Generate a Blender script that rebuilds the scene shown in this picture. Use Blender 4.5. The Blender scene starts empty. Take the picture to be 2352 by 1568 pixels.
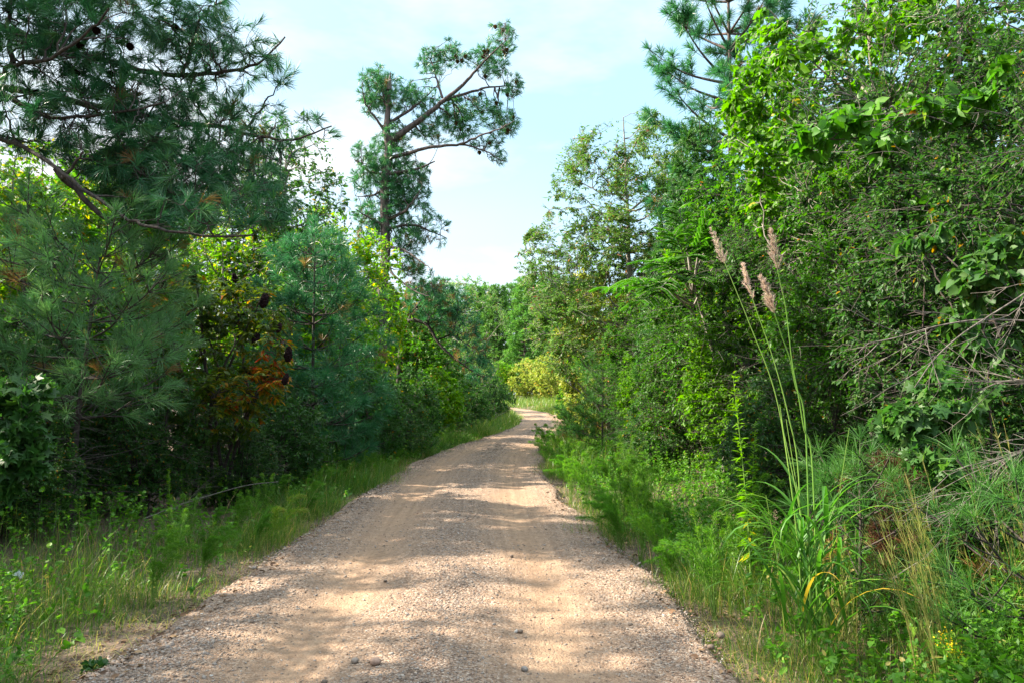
import bpy, math, random
import numpy as np
from mathutils import Vector

C = bpy.context.scene
R = math.radians

# ------------------------------------------------------------------ camera
CAM_H = 1.6
PITCH = R(3.78)
FPX = 1829.0                       # focal length in pixels of a 2352 px wide frame
cam_d = bpy.data.cameras.new('camera')
cam = bpy.data.objects.new('camera', cam_d)
C.collection.objects.link(cam)
cam.location = (0, 0, CAM_H)
cam.rotation_euler = (R(90) + PITCH, 0, 0)
cam_d.sensor_width = 36.0
cam_d.lens = 36.0 * FPX / 2352.0
cam_d.clip_end = 3000
cam_d.clip_start = 0.05
C.camera = cam

# ------------------------------------------------------------------ sky, sun, exposure
SUN_EL = R(38)
SUN_AZ = R(-82)                    # from +Y (ahead of the camera), negative = to the left
w = bpy.data.worlds.new('World')
C.world = w
w.use_nodes = True
nt = w.node_tree
for n in list(nt.nodes):
    nt.nodes.remove(n)
out = nt.nodes.new('ShaderNodeOutputWorld')
bg = nt.nodes.new('ShaderNodeBackground')
bg.inputs['Strength'].default_value = 0.15
sky = nt.nodes.new('ShaderNodeTexSky')
sky.sky_type = 'NISHITA'
sky.sun_disc = False
sky.sun_elevation = SUN_EL
sky.sun_rotation = SUN_AZ
sky.air_density = 1.0
sky.dust_density = 1.6
sky.ozone_density = 1.0
tc = nt.nodes.new('ShaderNodeTexCoord')
mp = nt.nodes.new('ShaderNodeMapping')
mp.inputs['Scale'].default_value = (1.0, 1.0, 2.6)
mp.inputs['Location'].default_value = (0.4, 0.2, 0.1)
ns = nt.nodes.new('ShaderNodeTexNoise')
ns.inputs['Scale'].default_value = 2.1
ns.inputs['Detail'].default_value = 6
ns.inputs['Roughness'].default_value = 0.55
rp = nt.nodes.new('ShaderNodeValToRGB')
rp.color_ramp.elements[0].position = 0.40
rp.color_ramp.elements[0].color = (0.9, 0.9, 0.9, 1)
rp.color_ramp.elements[1].position = 0.66
rp.color_ramp.elements[1].color = (1, 1, 1, 1)
mx = nt.nodes.new('ShaderNodeMix')
mx.data_type = 'RGBA'
# thin veil low down, extra brightness added overhead, out of view, as fill light
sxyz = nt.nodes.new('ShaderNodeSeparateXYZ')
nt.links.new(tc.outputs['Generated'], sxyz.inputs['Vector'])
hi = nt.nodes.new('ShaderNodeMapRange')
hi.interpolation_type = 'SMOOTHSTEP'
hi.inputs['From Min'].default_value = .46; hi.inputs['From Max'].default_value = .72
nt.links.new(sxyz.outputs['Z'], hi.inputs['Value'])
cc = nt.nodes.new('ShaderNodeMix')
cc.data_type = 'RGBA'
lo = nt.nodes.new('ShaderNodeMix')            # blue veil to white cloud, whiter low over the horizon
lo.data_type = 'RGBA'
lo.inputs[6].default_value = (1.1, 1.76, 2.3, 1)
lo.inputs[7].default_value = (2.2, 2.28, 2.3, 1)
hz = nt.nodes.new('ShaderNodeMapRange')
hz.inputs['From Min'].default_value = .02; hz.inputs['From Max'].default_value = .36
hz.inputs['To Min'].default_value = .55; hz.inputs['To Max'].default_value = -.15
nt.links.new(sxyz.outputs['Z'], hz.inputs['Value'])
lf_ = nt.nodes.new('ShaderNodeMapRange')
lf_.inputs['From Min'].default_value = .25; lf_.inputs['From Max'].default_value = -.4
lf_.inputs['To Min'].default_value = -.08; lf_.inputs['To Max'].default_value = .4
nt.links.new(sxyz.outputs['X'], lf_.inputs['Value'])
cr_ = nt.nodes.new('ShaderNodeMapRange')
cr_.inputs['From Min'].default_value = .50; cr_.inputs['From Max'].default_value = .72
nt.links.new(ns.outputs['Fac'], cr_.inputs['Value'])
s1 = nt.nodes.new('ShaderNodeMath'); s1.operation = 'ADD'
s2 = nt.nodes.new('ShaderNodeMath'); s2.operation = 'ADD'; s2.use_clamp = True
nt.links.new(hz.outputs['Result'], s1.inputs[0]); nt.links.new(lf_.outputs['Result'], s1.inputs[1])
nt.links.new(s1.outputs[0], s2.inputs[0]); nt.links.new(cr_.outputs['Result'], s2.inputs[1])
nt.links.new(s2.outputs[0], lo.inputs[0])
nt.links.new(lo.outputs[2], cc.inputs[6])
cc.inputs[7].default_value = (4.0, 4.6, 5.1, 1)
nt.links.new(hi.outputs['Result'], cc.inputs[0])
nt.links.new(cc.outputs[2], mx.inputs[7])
nt.links.new(tc.outputs['Generated'], mp.inputs['Vector'])
nt.links.new(mp.outputs['Vector'], ns.inputs['Vector'])
nt.links.new(ns.outputs['Fac'], rp.inputs['Fac'])
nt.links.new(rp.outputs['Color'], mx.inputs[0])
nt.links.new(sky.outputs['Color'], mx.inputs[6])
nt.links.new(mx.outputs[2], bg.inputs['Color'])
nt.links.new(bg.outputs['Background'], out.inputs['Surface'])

sun_d = bpy.data.lights.new('sun', 'SUN')
sun_d.energy = 5.0
sun_d.angle = R(0.6)
sun_d.color = (1.0, 0.90, 0.74)
sun = bpy.data.objects.new('sun', sun_d)
C.collection.objects.link(sun)
SD = Vector((math.sin(SUN_AZ) * math.cos(SUN_EL), math.cos(SUN_AZ) * math.cos(SUN_EL), math.sin(SUN_EL)))
sun.rotation_euler = SD.to_track_quat('Z', 'Y').to_euler()
sun.location = SD * 40

C.view_settings.view_transform = 'Standard'
C.view_settings.look = 'None'
C.view_settings.exposure = 2.0
C.view_settings.gamma = 1.0
C.cycles.use_denoising = True
C.cycles.max_bounces = 6
C.cycles.diffuse_bounces = 4
C.cycles.glossy_bounces = 2
C.cycles.transmission_bounces = 4
C.cycles.transparent_max_bounces = 4
C.cycles.sample_clamp_indirect = 8

# ------------------------------------------------------------------ pixel to place
def at(px, py, Y):
    """The point at distance Y ahead of the camera that the photo shows at (px, py) of its 2352 px wide view."""
    dx = (px - 1176.0) / FPX
    dy = (784.0 - py) / FPX
    t = Y / (math.cos(PITCH) - dy * math.sin(PITCH))
    return np.array((t * dx, Y, CAM_H + t * (dy * math.cos(PITCH) + math.sin(PITCH))))

CL = np.array([(-6, -.45), (0, -.5), (4.1, -.51), (6.6, -.53), (11.2, -.74), (15.5, -.82), (20.3, -.62), (24, -.25), (28, .28), (34, 1.1), (39, 1.6),
               (43, 1.85), (48, 2.0), (53, 1.7), (58, 1.0), (63, -.1), (69, -2.0), (76, -4.6), (84, -8.2), (95, -14), (110, -24), (130, -40)], float)
def centre(Y):
    return np.interp(Y, CL[:, 0], CL[:, 1])
def rise(Y):
    t = np.clip((np.asarray(Y, float) - 38) / 60, 0, 1)
    return 0.75 * t * t * (3 - 2 * t)
def halfw(Y):
    return np.interp(np.asarray(Y, float), [0, 6.5, 11, 20, 30, 55, 70], [1.72, 1.66, 1.40, 1.24, 1.2, 1.45, 2.0])

def sines(seed, n=5, f=1.0):
    r = np.random.default_rng(seed)
    K = r.normal(0, f, (n, 3))
    ph = r.uniform(0, 6.28, n)
    def fn(P):
        return np.sin(P @ K.T + ph).sum(1) / math.sqrt(n)
    return fn
_gn = sines(77, 8, 1.1)
_gn2 = sines(78, 8, 6.0)
def ground_z(x, y):
    x = np.asarray(x, float); y = np.asarray(y, float)
    d = np.abs(x - centre(y)) - halfw(y)
    P = np.stack([x, y, np.zeros_like(x)], -1).reshape(-1, 3)
    n = _gn(P).reshape(x.shape)
    z = np.where(d < 0, -0.02 + 0 * d, -0.02 - 0.06 * np.clip((d - .3) / 1.0, 0, 1) + 0.32 * np.clip((d - 1.0) / 4, 0, 1) + 0.04 * n * np.clip(d, 0, 1))
    return z + rise(y)

# ------------------------------------------------------------------ geometry collector (numpy)
def unit(v):
    return v / np.maximum(np.linalg.norm(v, axis=-1, keepdims=True), 1e-9)

class Geo:
    def __init__(self):
        self.V = []; self.F = {}; self.n = 0
    def add(self, V, F, tint):
        """V (n,3); F (m,k) indices; tint scalar or (m,)."""
        F = np.asarray(F)
        if len(F) == 0:
            return
        k = F.shape[1]
        self.V.append(np.asarray(V, np.float32))
        self.F.setdefault(k, []).append((F + self.n, np.broadcast_to(np.asarray(tint, np.float32), (len(F),))))
        self.n += len(V)
    def faces(self):
        return sum(len(f) for v in self.F.values() for f, _ in v)
    def mesh(self, name, mat, smooth=False):
        me = bpy.data.meshes.new(name)
        if self.n == 0:
            return me
        V = np.concatenate(self.V)
        loops = []; starts = []; tot = []; tint = []; pos = 0
        for k, lst in self.F.items():
            f = np.concatenate([a for a, _ in lst]); t = np.concatenate([b for _, b in lst])
            loops.append(f.ravel()); starts.append(pos + np.arange(len(f)) * k); tot.append(np.full(len(f), k)); tint.append(t)
            pos += f.size
        loops = np.concatenate(loops).astype(np.int32); starts = np.concatenate(starts).astype(np.int32)
        tot = np.concatenate(tot).astype(np.int32); tint = np.concatenate(tint).astype(np.float32)
        me.vertices.add(len(V)); me.vertices.foreach_set('co', V.ravel())
        me.loops.add(len(loops)); me.loops.foreach_set('vertex_index', loops)
        me.polygons.add(len(starts)); me.polygons.foreach_set('loop_start', starts)
        try:
            me.polygons.foreach_set('loop_total', tot)
        except Exception:
            pass
        if smooth:
            me.polygons.foreach_set('use_smooth', np.ones(len(starts), bool))
        a = me.attributes.new('tint', 'FLOAT', 'FACE')
        a.data.foreach_set('value', tint)
        me.update(calc_edges=True)
        me.materials.append(mat)
        return me

def tubes(g, PL, RAD, sides=4, tint=0.5):
    """n polylines of k points each -> tapered tubes."""
    PL = np.asarray(PL, float); RAD = np.asarray(RAD, float)
    n, k, _ = PL.shape
    T = np.zeros_like(PL)
    T[:, 1:-1] = PL[:, 2:] - PL[:, :-2]; T[:, 0] = PL[:, 1] - PL[:, 0]; T[:, -1] = PL[:, -1] - PL[:, -2]
    T = unit(T)
    main = unit(PL[:, -1] - PL[:, 0])
    ref = np.where(np.abs(main[:, 2:3]) > 0.7, np.array([[1.0, 0.13, 0]]), np.array([[0.1, 0.05, 1.0]]))
    ref = np.repeat(ref[:, None, :], k, 1)
    U = unit(np.cross(T, ref)); W = np.cross(T, U)
    ang = np.arange(sides) * 2 * math.pi / sides
    V = PL[:, :, None, :] + RAD[:, :, None, None] * (U[:, :, None, :] * np.cos(ang)[None, None, :, None] + W[:, :, None, :] * np.sin(ang)[None, None, :, None])
    V = V.reshape(-1, 3)
    base = (np.arange(n) * k * sides)[:, None, None]
    i = (np.arange(k - 1) * sides)[None, :, None]; j = np.arange(sides)[None, None, :]; j2 = (j + 1) % sides
    a = base + i + j; b = base + i + j2; c = base + i + sides + j2; d = base + i + sides + j
    F = np.stack([a, b, c, d], -1).reshape(-1, 4)
    t = np.broadcast_to(np.asarray(tint, float).reshape(-1, 1) if np.ndim(tint) else np.full((n, 1), tint), (n, (k - 1) * sides)).ravel()
    g.add(V, F, t)

def smoothline(pts, k):
    """Catmull-Rom resample of a polyline (m,3) to k points."""
    P = np.asarray(pts, float)
    m = len(P)
    Q = np.vstack([2 * P[0] - P[1], P, 2 * P[-1] - P[-2]])
    u = np.linspace(0, m - 1, k)
    i = np.minimum(u.astype(int), m - 2); t = (u - i)[:, None]
    p0, p1, p2, p3 = Q[i], Q[i + 1], Q[i + 2], Q[i + 3]
    return 0.5 * (2 * p1 + (p2 - p0) * t + (2 * p0 - 5 * p1 + 4 * p2 - p3) * t * t + (3 * p1 - p0 - 3 * p2 + p3) * t ** 3)

LEAF = {
    'diamond': (np.array([(0, 0, 0), (.45, .24, .07), (1, 0, -.1), (.45, -.24, .07)]), [(0, 1, 2, 3)]),
    'slim': (np.array([(0, 0, 0), (.45, .13, .03), (1, 0, -.15), (.45, -.13, .03)]), [(0, 1, 2, 3)]),
    'oval': (np.array([(0, 0, 0), (.3, .24, .08), (.72, .2, .04), (1, 0, -.12), (.72, -.2, .04), (.3, -.24, .08)]), [(0, 1, 2, 3), (0, 3, 4, 5)]),
    'heart': (np.array([(0, 0, 0), (-.14, .26, .06), (.18, .48, .1), (.6, .36, .05), (1.05, 0, -.18), (.6, -.36, .05), (.18, -.48, .1), (-.14, -.26, .06)]),
              [(0, 1, 2, 3), (0, 3, 4), (0, 4, 5), (0, 5, 6, 7)]),
    'star': (np.array([(0, 0, 0), (.12, .2, .02), (.02, .62, -.08), (.36, .26, .03), (.62, .6, -.1), (.62, .2, .02), (1.05, 0, -.16), (.62, -.2, .02), (.62, -.6, -.1), (.36, -.26, .03), (.02, -.62, -.08), (.12, -.2, .02)]),
             [(0, 1, 2, 3), (0, 3, 4, 5), (0, 5, 6, 7), (0, 7, 8, 9), (0, 9, 10, 11)]),
}
def leaves(g, P, D, N, L, shape, tint, wid=1.0):
    tv, tf = LEAF[shape]
    n = len(P)
    D = unit(D); S = unit(np.cross(D, N)); N = np.cross(S, D)
    L = np.broadcast_to(np.asarray(L, float), (n,))[:, None, None]
    V = P[:, None, :] + L * (D[:, None, :] * tv[None, :, 0:1] + wid * S[:, None, :] * tv[None, :, 1:2] + N[:, None, :] * tv[None, :, 2:3])
    V = V.reshape(-1, 3)
    k = len(tv)
    off = np.arange(n)[:, None] * k
    tint = np.broadcast_to(np.asarray(tint, float), (n,))
    first = True
    for size in sorted({len(f) for f in tf}):
        fs = np.array([f for f in tf if len(f) == size])
        F = (off[:, None, :] + fs[None]).reshape(-1, size)
        T = np.repeat(tint, len(fs))
        if first:
            base = g.n
            g.add(V, F, T); first = False
        else:
            g.F.setdefault(size, []).append((F + base, T.astype(np.float32)))

def needles(g, P, D, L, W, tint, rng):
    n = len(P)
    D = unit(D)
    S = unit(np.cross(D, rng.normal(0, 1, (n, 3))))
    L = np.broadcast_to(np.asarray(L, float), (n,))[:, None]; W = np.broadcast_to(np.asarray(W, float), (n,))[:, None]
    mid = P + D * L * .55; tip = P + D * L - np.array([0, 0, 1.0]) * L * .10
    V = np.stack([P - S * W * .5, P + S * W * .5, mid + S * W * .5, tip, mid - S * W * .5], 1).reshape(-1, 3)
    F = np.arange(n)[:, None] * 5 + np.arange(5)[None]
    # one quad and one point per needle
    b = np.arange(n)[:, None] * 5
    base = g.n
    g.add(V, b + np.array([[0, 1, 2, 4]]), tint)
    g.F.setdefault(3, []).append((b + np.array([[4, 2, 3]]) + base, np.broadcast_to(np.asarray(tint, np.float32), (n,))))

def blades(g, P, H, W, lean, tint, rng, droop=0.5, seg=3):
    """Grass blades: curved tapering strips."""
    n = len(P)
    az = np.arctan2(lean[:, 1], lean[:, 0])
    lm = np.linalg.norm(lean, axis=1)
    S = np.stack([-np.sin(az + rng.normal(0, .6, n)), np.cos(az + rng.normal(0, .6, n)), np.zeros(n)], 1)
    dirx = np.stack([np.cos(az), np.sin(az), np.zeros(n)], 1)
    rows = []
    for i in range(seg + 1):
        u = i / seg
        c = P + np.array([0, 0, 1.0]) * (H * (u - droop * lm * u * u * u * .6))[:, None] + dirx * (H * lm * (u ** 1.7))[:, None]
        wv = W * (1 - u ** 1.5) * (.55 + .9 * u if u < .5 else 1)
        if i < seg:
            rows += [c - S * wv[:, None] * .5, c + S * wv[:, None] * .5]
        else:
            rows += [c]
    k = len(rows)
    V = np.stack(rows, 1).reshape(-1, 3)
    b = np.arange(n)[:, None] * k
    base = g.n
    qs = np.array([[2 * i, 2 * i + 1, 2 * i + 3, 2 * i + 2] for i in range(seg - 1)])
    tint = np.broadcast_to(np.asarray(tint, np.float32), (n,))
    g.add(V, (b[:, None, :] + qs[None]).reshape(-1, 4), np.repeat(tint, len(qs)))
    g.F.setdefault(3, []).append((b + np.array([[2 * seg - 2, 2 * seg - 1, 2 * seg]]) + base, tint))

# ------------------------------------------------------------------ growing
def env(rng, ells, n, seed=None, thr=-9, f=1.6, shell=0.5):
    """Random points inside a list of ellipsoids (cx,cy,cz,rx,ry,rz), thinned by a noise so that the crown has gaps."""
    ells = np.asarray(ells, float)
    vol = ells[:, 3] * ells[:, 4] * ells[:, 5]
    fn = sines(seed if seed is not None else int(rng.integers(1e9)), 6, f)
    outp = []; got = 0
    while got < n:
        m = n * 2 + 50
        e = ells[rng.choice(len(ells), m, p=vol / vol.sum())]
        d = unit(rng.normal(0, 1, (m, 3)))
        r = rng.uniform(0, 1, m) ** (1 / 3)
        r = shell + (1 - shell) * r if rng.uniform() < .5 else r
        P = e[:, :3] + d * r[:, None] * e[:, 3:]
        P = P[(fn(P) > thr) & (P[:, 2] > 0.05)]
        outp.append(P); got += len(P)
    return np.concatenate(outp)[:n]

def nearest(S, T, upbias):
    idx = np.empty(len(T), int)
    for i in range(0, len(T), 400):
        d = T[i:i + 400, None, :] - S[None]
        c = np.linalg.norm(d, axis=2) + upbias * np.maximum(0, -d[:, :, 2])
        idx[i:i + 400] = c.argmin(1)
    return idx

def connect(rng, S, rS, T, k, r0, r1, lift, jit, upbias=0.5, maxlen=None):
    i = nearest(S, T, upbias)
    A = S[i]; B = T.copy()
    d = B - A
    L = np.linalg.norm(d, axis=1, keepdims=True)
    if maxlen is not None:
        B = np.where(L > maxlen, A + d / np.maximum(L, 1e-6) * maxlen * rng.uniform(.7, 1, L.shape), B)
        d = B - A; L = np.linalg.norm(d, axis=1, keepdims=True)
    M = A + d * .5
    M[:, 2] += (lift * L)[:, 0]
    M += rng.normal(0, jit, M.shape) * L
    u = np.linspace(0, 1, k)[None, :, None]
    PL = (1 - u) ** 2 * A[:, None] + 2 * u * (1 - u) * M[:, None] + u * u * B[:, None]
    PL[:, 1:-1] += rng.normal(0, jit * .25, PL[:, 1:-1].shape) * L[:, None]
    ra = np.minimum(rS[i] * .7, r0)
    RD = ra[:, None] * (1 - u[0, :, 0][None]) + np.minimum(r1, ra)[:, None] * u[0, :, 0][None]
    return PL, RD

def skeleton(rng, wood, limbs, ells, n1, n2, lvl1=(.03, .010), lvl2=(.008, .003), lift1=.1, lift2=.05, jit=.12, sides=7, seed=None, thr=-9, f=1.6, maxlen1=None, maxlen2=1.0, up1=.6, up2=.2, targets=None, shell=.5):
    """limbs: list of (points, r_start, r_end). Returns the twig polylines (n2,k,3)."""
    Ss = []; rs = []
    for pts, ra, rb in limbs:
        m = max(6, len(pts) * 4)
        L = smoothline(pts, m)
        L[1:-1] += rng.normal(0, .012, L[1:-1].shape) * min(1, np.linalg.norm(L[-1] - L[0]))
        rad = np.linspace(ra, rb, m) ** 1.0
        tubes(wood, L[None], rad[None], sides, rng.uniform(.3, .7))
        Ss.append(L[1:]); rs.append(rad[1:])
    S = np.concatenate(Ss); rS = np.concatenate(rs)
    if n1:
        T1 = env(rng, ells, n1, seed, thr, f, shell)
        PL, RD = connect(rng, S, rS, T1, 8, lvl1[0], lvl1[1], lift1, jit, up1, maxlen1)
        tubes(wood, PL, RD, 5, rng.uniform(.3, .7, n1))
        S2 = np.concatenate([S, PL[:, 2:].reshape(-1, 3)]); r2 = np.concatenate([rS, RD[:, 2:].ravel()])
    else:
        S2, r2 = S, rS
    T2 = env(rng, ells, n2, seed, thr, f, shell) if targets is None else targets
    PL2, RD2 = connect(rng, S2, r2, T2, 5, lvl2[0], lvl2[1], lift2, jit, up2, maxlen2)
    tubes(wood, PL2, RD2, 3, rng.uniform(.3, .7, len(T2)))
    return PL2

def leafy(rng, g, PL, per, L, shape, tint, wid=1.0, droop=.25, spread=.9, u0=.15, flat=.9, Lvar=.3):
    n, k, _ = PL.shape
    m = n * per
    i = np.repeat(np.arange(n), per)
    u = rng.uniform(u0, 1, m) * (k - 1)
    a = np.minimum(u.astype(int), k - 2); t = (u - a)[:, None]
    P = PL[i, a] * (1 - t) + PL[i, a + 1] * t
    T = unit(PL[i, a + 1] - PL[i, a])
    side = unit(rng.normal(0, 1, (m, 3)) * np.array([1, 1, .6]))
    D = T * .55 + side * spread - np.array([0, 0, 1.0]) * droop
    N = rng.normal(0, 1, (m, 3)) * (1 - flat * .6) + np.array([0, 0, 1.0]) * flat
    P = P + unit(D) * rng.uniform(0, .25, (m, 1)) * L
    ln = L * np.exp(rng.normal(0, Lvar, m))
    clump = rng.uniform(0, 1, n)[i]
    tt = np.clip(tint[0] + (tint[1] - tint[0]) * (clump * .5 + rng.uniform(0, 1, m) * .5) + (rng.uniform(0, 1, m) < tint[2]) * rng.uniform(.3, .9, m), 0, 1)
    leaves(g, P, D, N, ln, shape, tt, wid)

def tufted(rng, g, PL, per, L, W, tint=(.1, .8), back=.22, cone=.75, brown=.02):
    """Pine needle tufts along the last stretch of each twig."""
    n, k, _ = PL.shape
    m = n * per
    i = np.repeat(np.arange(n), per)
    T = unit(PL[:, -1] - PL[:, -2])[i]
    s = rng.uniform(0, 1, m) ** 1.3
    seg = PL[i, -1] - PL[i, -2]
    ll = np.linalg.norm(seg, axis=1)
    P = PL[i, -1] - T * (s * np.minimum(back, np.maximum(ll * 1.6, .05)))[:, None]
    rd = unit(rng.normal(0, 1, (m, 3)))
    D = T * (.25 + .75 * (1 - s))[:, None] + rd * cone
    ln = L * rng.uniform(.7, 1.15, m)
    cl = rng.uniform(0, 1, n)[i]
    tt = tint[0] + (tint[1] - tint[0]) * (.6 * cl + .4 * rng.uniform(0, 1, m))
    br = (rng.uniform(0, 1, n) < brown)[i]
    tt = np.where(br, .97, tt * .9)
    needles(g, P, D, ln, W, tt, rng)

# ------------------------------------------------------------------ materials
def newmat(name):
    m = bpy.data.materials.new(name); m.use_nodes = True
    t = m.node_tree
    for n in list(t.nodes):
        t.nodes.remove(n)
    o = t.nodes.new('ShaderNodeOutputMaterial')
    return m, t, o
def ramp(t, stops):
    r = t.nodes.new('ShaderNodeValToRGB')
    cr = r.color_ramp
    while len(cr.elements) < len(stops):
        cr.elements.new(.5)
    for e, (p, c) in zip(cr.elements, stops):
        e.position = p; e.color = (*c, 1)
    return r
def foliage_mat(name, stops, trans=.42, boost=(1.5, 1.7, .9), rough=.5, spec=.35, sat=1.08):
    """Leaf: colour by the leaf's own tint, light passes through thin blades."""
    m, t, o = newmat(name)
    a = t.nodes.new('ShaderNodeAttribute'); a.attribute_name = 'tint'
    inf = t.nodes.new('ShaderNodeObjectInfo')
    r = ramp(t, stops)
    t.links.new(a.outputs['Fac'], r.inputs['Fac'])
    hs = t.nodes.new('ShaderNodeHueSaturation')
    mr = t.nodes.new('ShaderNodeMapRange')
    mr.inputs['To Min'].default_value = .82; mr.inputs['To Max'].default_value = 1.2
    t.links.new(inf.outputs['Random'], mr.inputs['Value'])
    t.links.new(mr.outputs['Result'], hs.inputs['Value'])
    hs.inputs['Saturation'].default_value = sat
    t.links.new(r.outputs['Color'], hs.inputs['Color'])
    p = t.nodes.new('ShaderNodeBsdfPrincipled')
    p.inputs['Roughness'].default_value = rough
    p.inputs['Specular IOR Level'].default_value = spec
    t.links.new(hs.outputs['Color'], p.inputs['Base Color'])
    b = t.nodes.new('ShaderNodeMix'); b.data_type = 'RGBA'; b.blend_type = 'MULTIPLY'
    b.inputs[0].default_value = 1.0
    b.inputs[7].default_value = (*boost, 1)
    t.links.new(hs.outputs['Color'], b.inputs[6])
    tr = t.nodes.new('ShaderNodeBsdfTranslucent')
    t.links.new(b.outputs[2], tr.inputs['Color'])
    s = t.nodes.new('ShaderNodeMixShader'); s.inputs[0].default_value = trans
    t.links.new(p.outputs[0], s.inputs[1]); t.links.new(tr.outputs[0], s.inputs[2])
    t.links.new(s.outputs[0], o.inputs['Surface'])
    return m
def bark_mat(name, c0, c1, scale=6, stretch=.25, bump=.6):
    m, t, o = newmat(name)
    tc = t.nodes.new('ShaderNodeTexCoord'); mp = t.nodes.new('ShaderNodeMapping')
    mp.inputs['Scale'].default_value = (1, 1, stretch)
    t.links.new(tc.outputs['Object'], mp.inputs['Vector'])
    n = t.nodes.new('ShaderNodeTexNoise'); n.inputs['Scale'].default_value = scale; n.inputs['Detail'].default_value = 8; n.inputs['Roughness'].default_value = .7
    t.links.new(mp.outputs['Vector'], n.inputs['Vector'])
    v = t.nodes.new('ShaderNodeTexVoronoi'); v.inputs['Scale'].default_value = scale * 1.7
    t.links.new(mp.outputs['Vector'], v.inputs['Vector'])
    mm = t.nodes.new('ShaderNodeMath'); mm.operation = 'MULTIPLY'
    t.links.new(n.outputs['Fac'], mm.inputs[0]); t.links.new(v.outputs['Distance'], mm.inputs[1])
    r = ramp(t, [(.08, c0), (.42, c1)])
    t.links.new(mm.outputs[0], r.inputs['Fac'])
    p = t.nodes.new('ShaderNodeBsdfPrincipled'); p.inputs['Roughness'].default_value = .9
    t.links.new(r.outputs['Color'], p.inputs['Base Color'])
    b = t.nodes.new('ShaderNodeBump'); b.inputs['Strength'].default_value = bump; b.inputs['Distance'].default_value = .03
    t.links.new(mm.outputs[0], b.inputs['Height']); t.links.new(b.outputs[0], p.inputs['Normal'])
    t.links.new(p.outputs[0], o.inputs['Surface'])
    return m

M = {}
M['dark_leaf'] = foliage_mat('dark_leaf', [(0, (.018, .060, .016)), (.5, (.042, .112, .024)), (.85, (.09, .155, .032)), (1, (.30, .17, .02))])
M['mid_leaf'] = foliage_mat('mid_leaf', [(0, (.028, .095, .012)), (.5, (.06, .16, .016)), (.8, (.13, .22, .018)), (.92, (.30, .25, .02)), (1, (.36, .13, .02))])
M['bright_leaf'] = foliage_mat('bright_leaf', [(0, (.055, .15, .012)), (.5, (.11, .23, .014)), (.8, (.20, .29, .016)), (1, (.42, .34, .02))], trans=.5)
M['bronze_leaf'] = foliage_mat('bronze_leaf', [(0, (.06, .16, .03)), (.45, (.13, .27, .05)), (.7, (.28, .38, .11)), (.85, (.36, .26, .08)), (1, (.32, .13, .06))], trans=.35, boost=(1.4, 1.4, .9))
M['yellow_leaf'] = foliage_mat('yellow_leaf', [(0, (.13, .21, .03)), (.5, (.29, .34, .07)), (.8, (.42, .37, .11)), (1, (.42, .22, .06))], trans=.4, boost=(1.3, 1.4, .9))
M['sumac_leaf'] = foliage_mat('sumac_leaf', [(0, (.03, .08, .012)), (.45, (.09, .14, .015)), (.6, (.28, .22, .012)), (.75, (.42, .15, .012)), (1, (.36, .045, .02))], trans=.5, boost=(1.5, 1.3, .8))
M['needle'] = foliage_mat('needle', [(0, (.020, .090, .044)), (.5, (.052, .160, .066)), (.86, (.11, .22, .065)), (.93, (.20, .14, .05)), (1, (.22, .11, .05))], trans=.34, boost=(1.2, 1.5, 1.0), rough=.4, spec=.4)
M['bright_needle'] = foliage_mat('bright_needle', [(0, (.045, .12, .05)), (.5, (.095, .21, .08)), (.86, (.18, .29, .11)), (.93, (.25, .16, .06)), (1, (.26, .12, .05))], trans=.3, boost=(1.3, 1.5, 1.0), rough=.45, spec=.4)  # lightened needle colour stands in for sun on the young pines
M['green_needle'] = foliage_mat('green_needle', [(0, (.035, .11, .028)), (.5, (.075, .19, .045)), (.86, (.15, .26, .06)), (.93, (.25, .17, .06)), (1, (.26, .13, .05))], trans=.34, boost=(1.3, 1.5, .9), rough=.5, spec=.3)
M['brown_needle'] = foliage_mat('brown_needle', [(0, (.06, .028, .018)), (.5, (.11, .05, .027)), (1, (.18, .085, .04))], trans=.25, boost=(1.2, 1, .9))
M['cedar_leaf'] = foliage_mat('cedar_leaf', [(0, (.025, .085, .022)), (.5, (.05, .14, .03)), (1, (.09, .19, .04))], trans=.3)
M['frond_leaf'] = foliage_mat('frond_leaf', [(0, (.035, .11, .014)), (.6, (.07, .19, .02)), (1, (.13, .25, .03))], trans=.45)
M['weed_leaf'] = foliage_mat('weed_leaf', [(0, (.04, .12, .018)), (.5, (.085, .195, .025)), (.9, (.18, .27, .04)), (1, (.33, .28, .10))], trans=.45)
M['grass_leaf'] = foliage_mat('grass_leaf', [(0, (.025, .075, .018)), (.5, (.065, .14, .022)), (.8, (.14, .20, .035)), (.92, (.30, .27, .10)), (1, (.36, .25, .13))], trans=.4, rough=.4, spec=.4)
M['plume_grass_leaf'] = foliage_mat('plume_grass_leaf', [(0, (.045, .13, .02)), (.7, (.08, .20, .03)), (.9, (.25, .28, .06)), (1, (.35, .24, .05))], trans=.4, rough=.5, spec=.4)
M['plume'] = foliage_mat('plume', [(0, (.36, .27, .21)), (.5, (.54, .43, .35)), (1, (.70, .60, .52))], trans=.35, boost=(1.2, 1.1, 1))
M['straw'] = foliage_mat('straw', [(0, (.16, .20, .05)), (.5, (.30, .31, .10)), (1, (.40, .28, .13))], trans=.35, boost=(1.3, 1.3, .9))
M['seed_head'] = foliage_mat('seed_head', [(0, (.008, .004, .005)), (1, (.022, .010, .010))], trans=.02, rough=.8, spec=.1)
M['flower'] = foliage_mat('flower', [(0, (.55, .38, .01)), (1, (.7, .5, .02))], trans=.3, boost=(1.2, 1.1, .8))
M['litter_leaf'] = foliage_mat('litter_leaf', [(0, (.05, .028, .018)), (.5, (.13, .075, .045)), (.85, (.24, .15, .09)), (1, (.33, .22, .13))], trans=.08, rough=.7, spec=.2)
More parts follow.
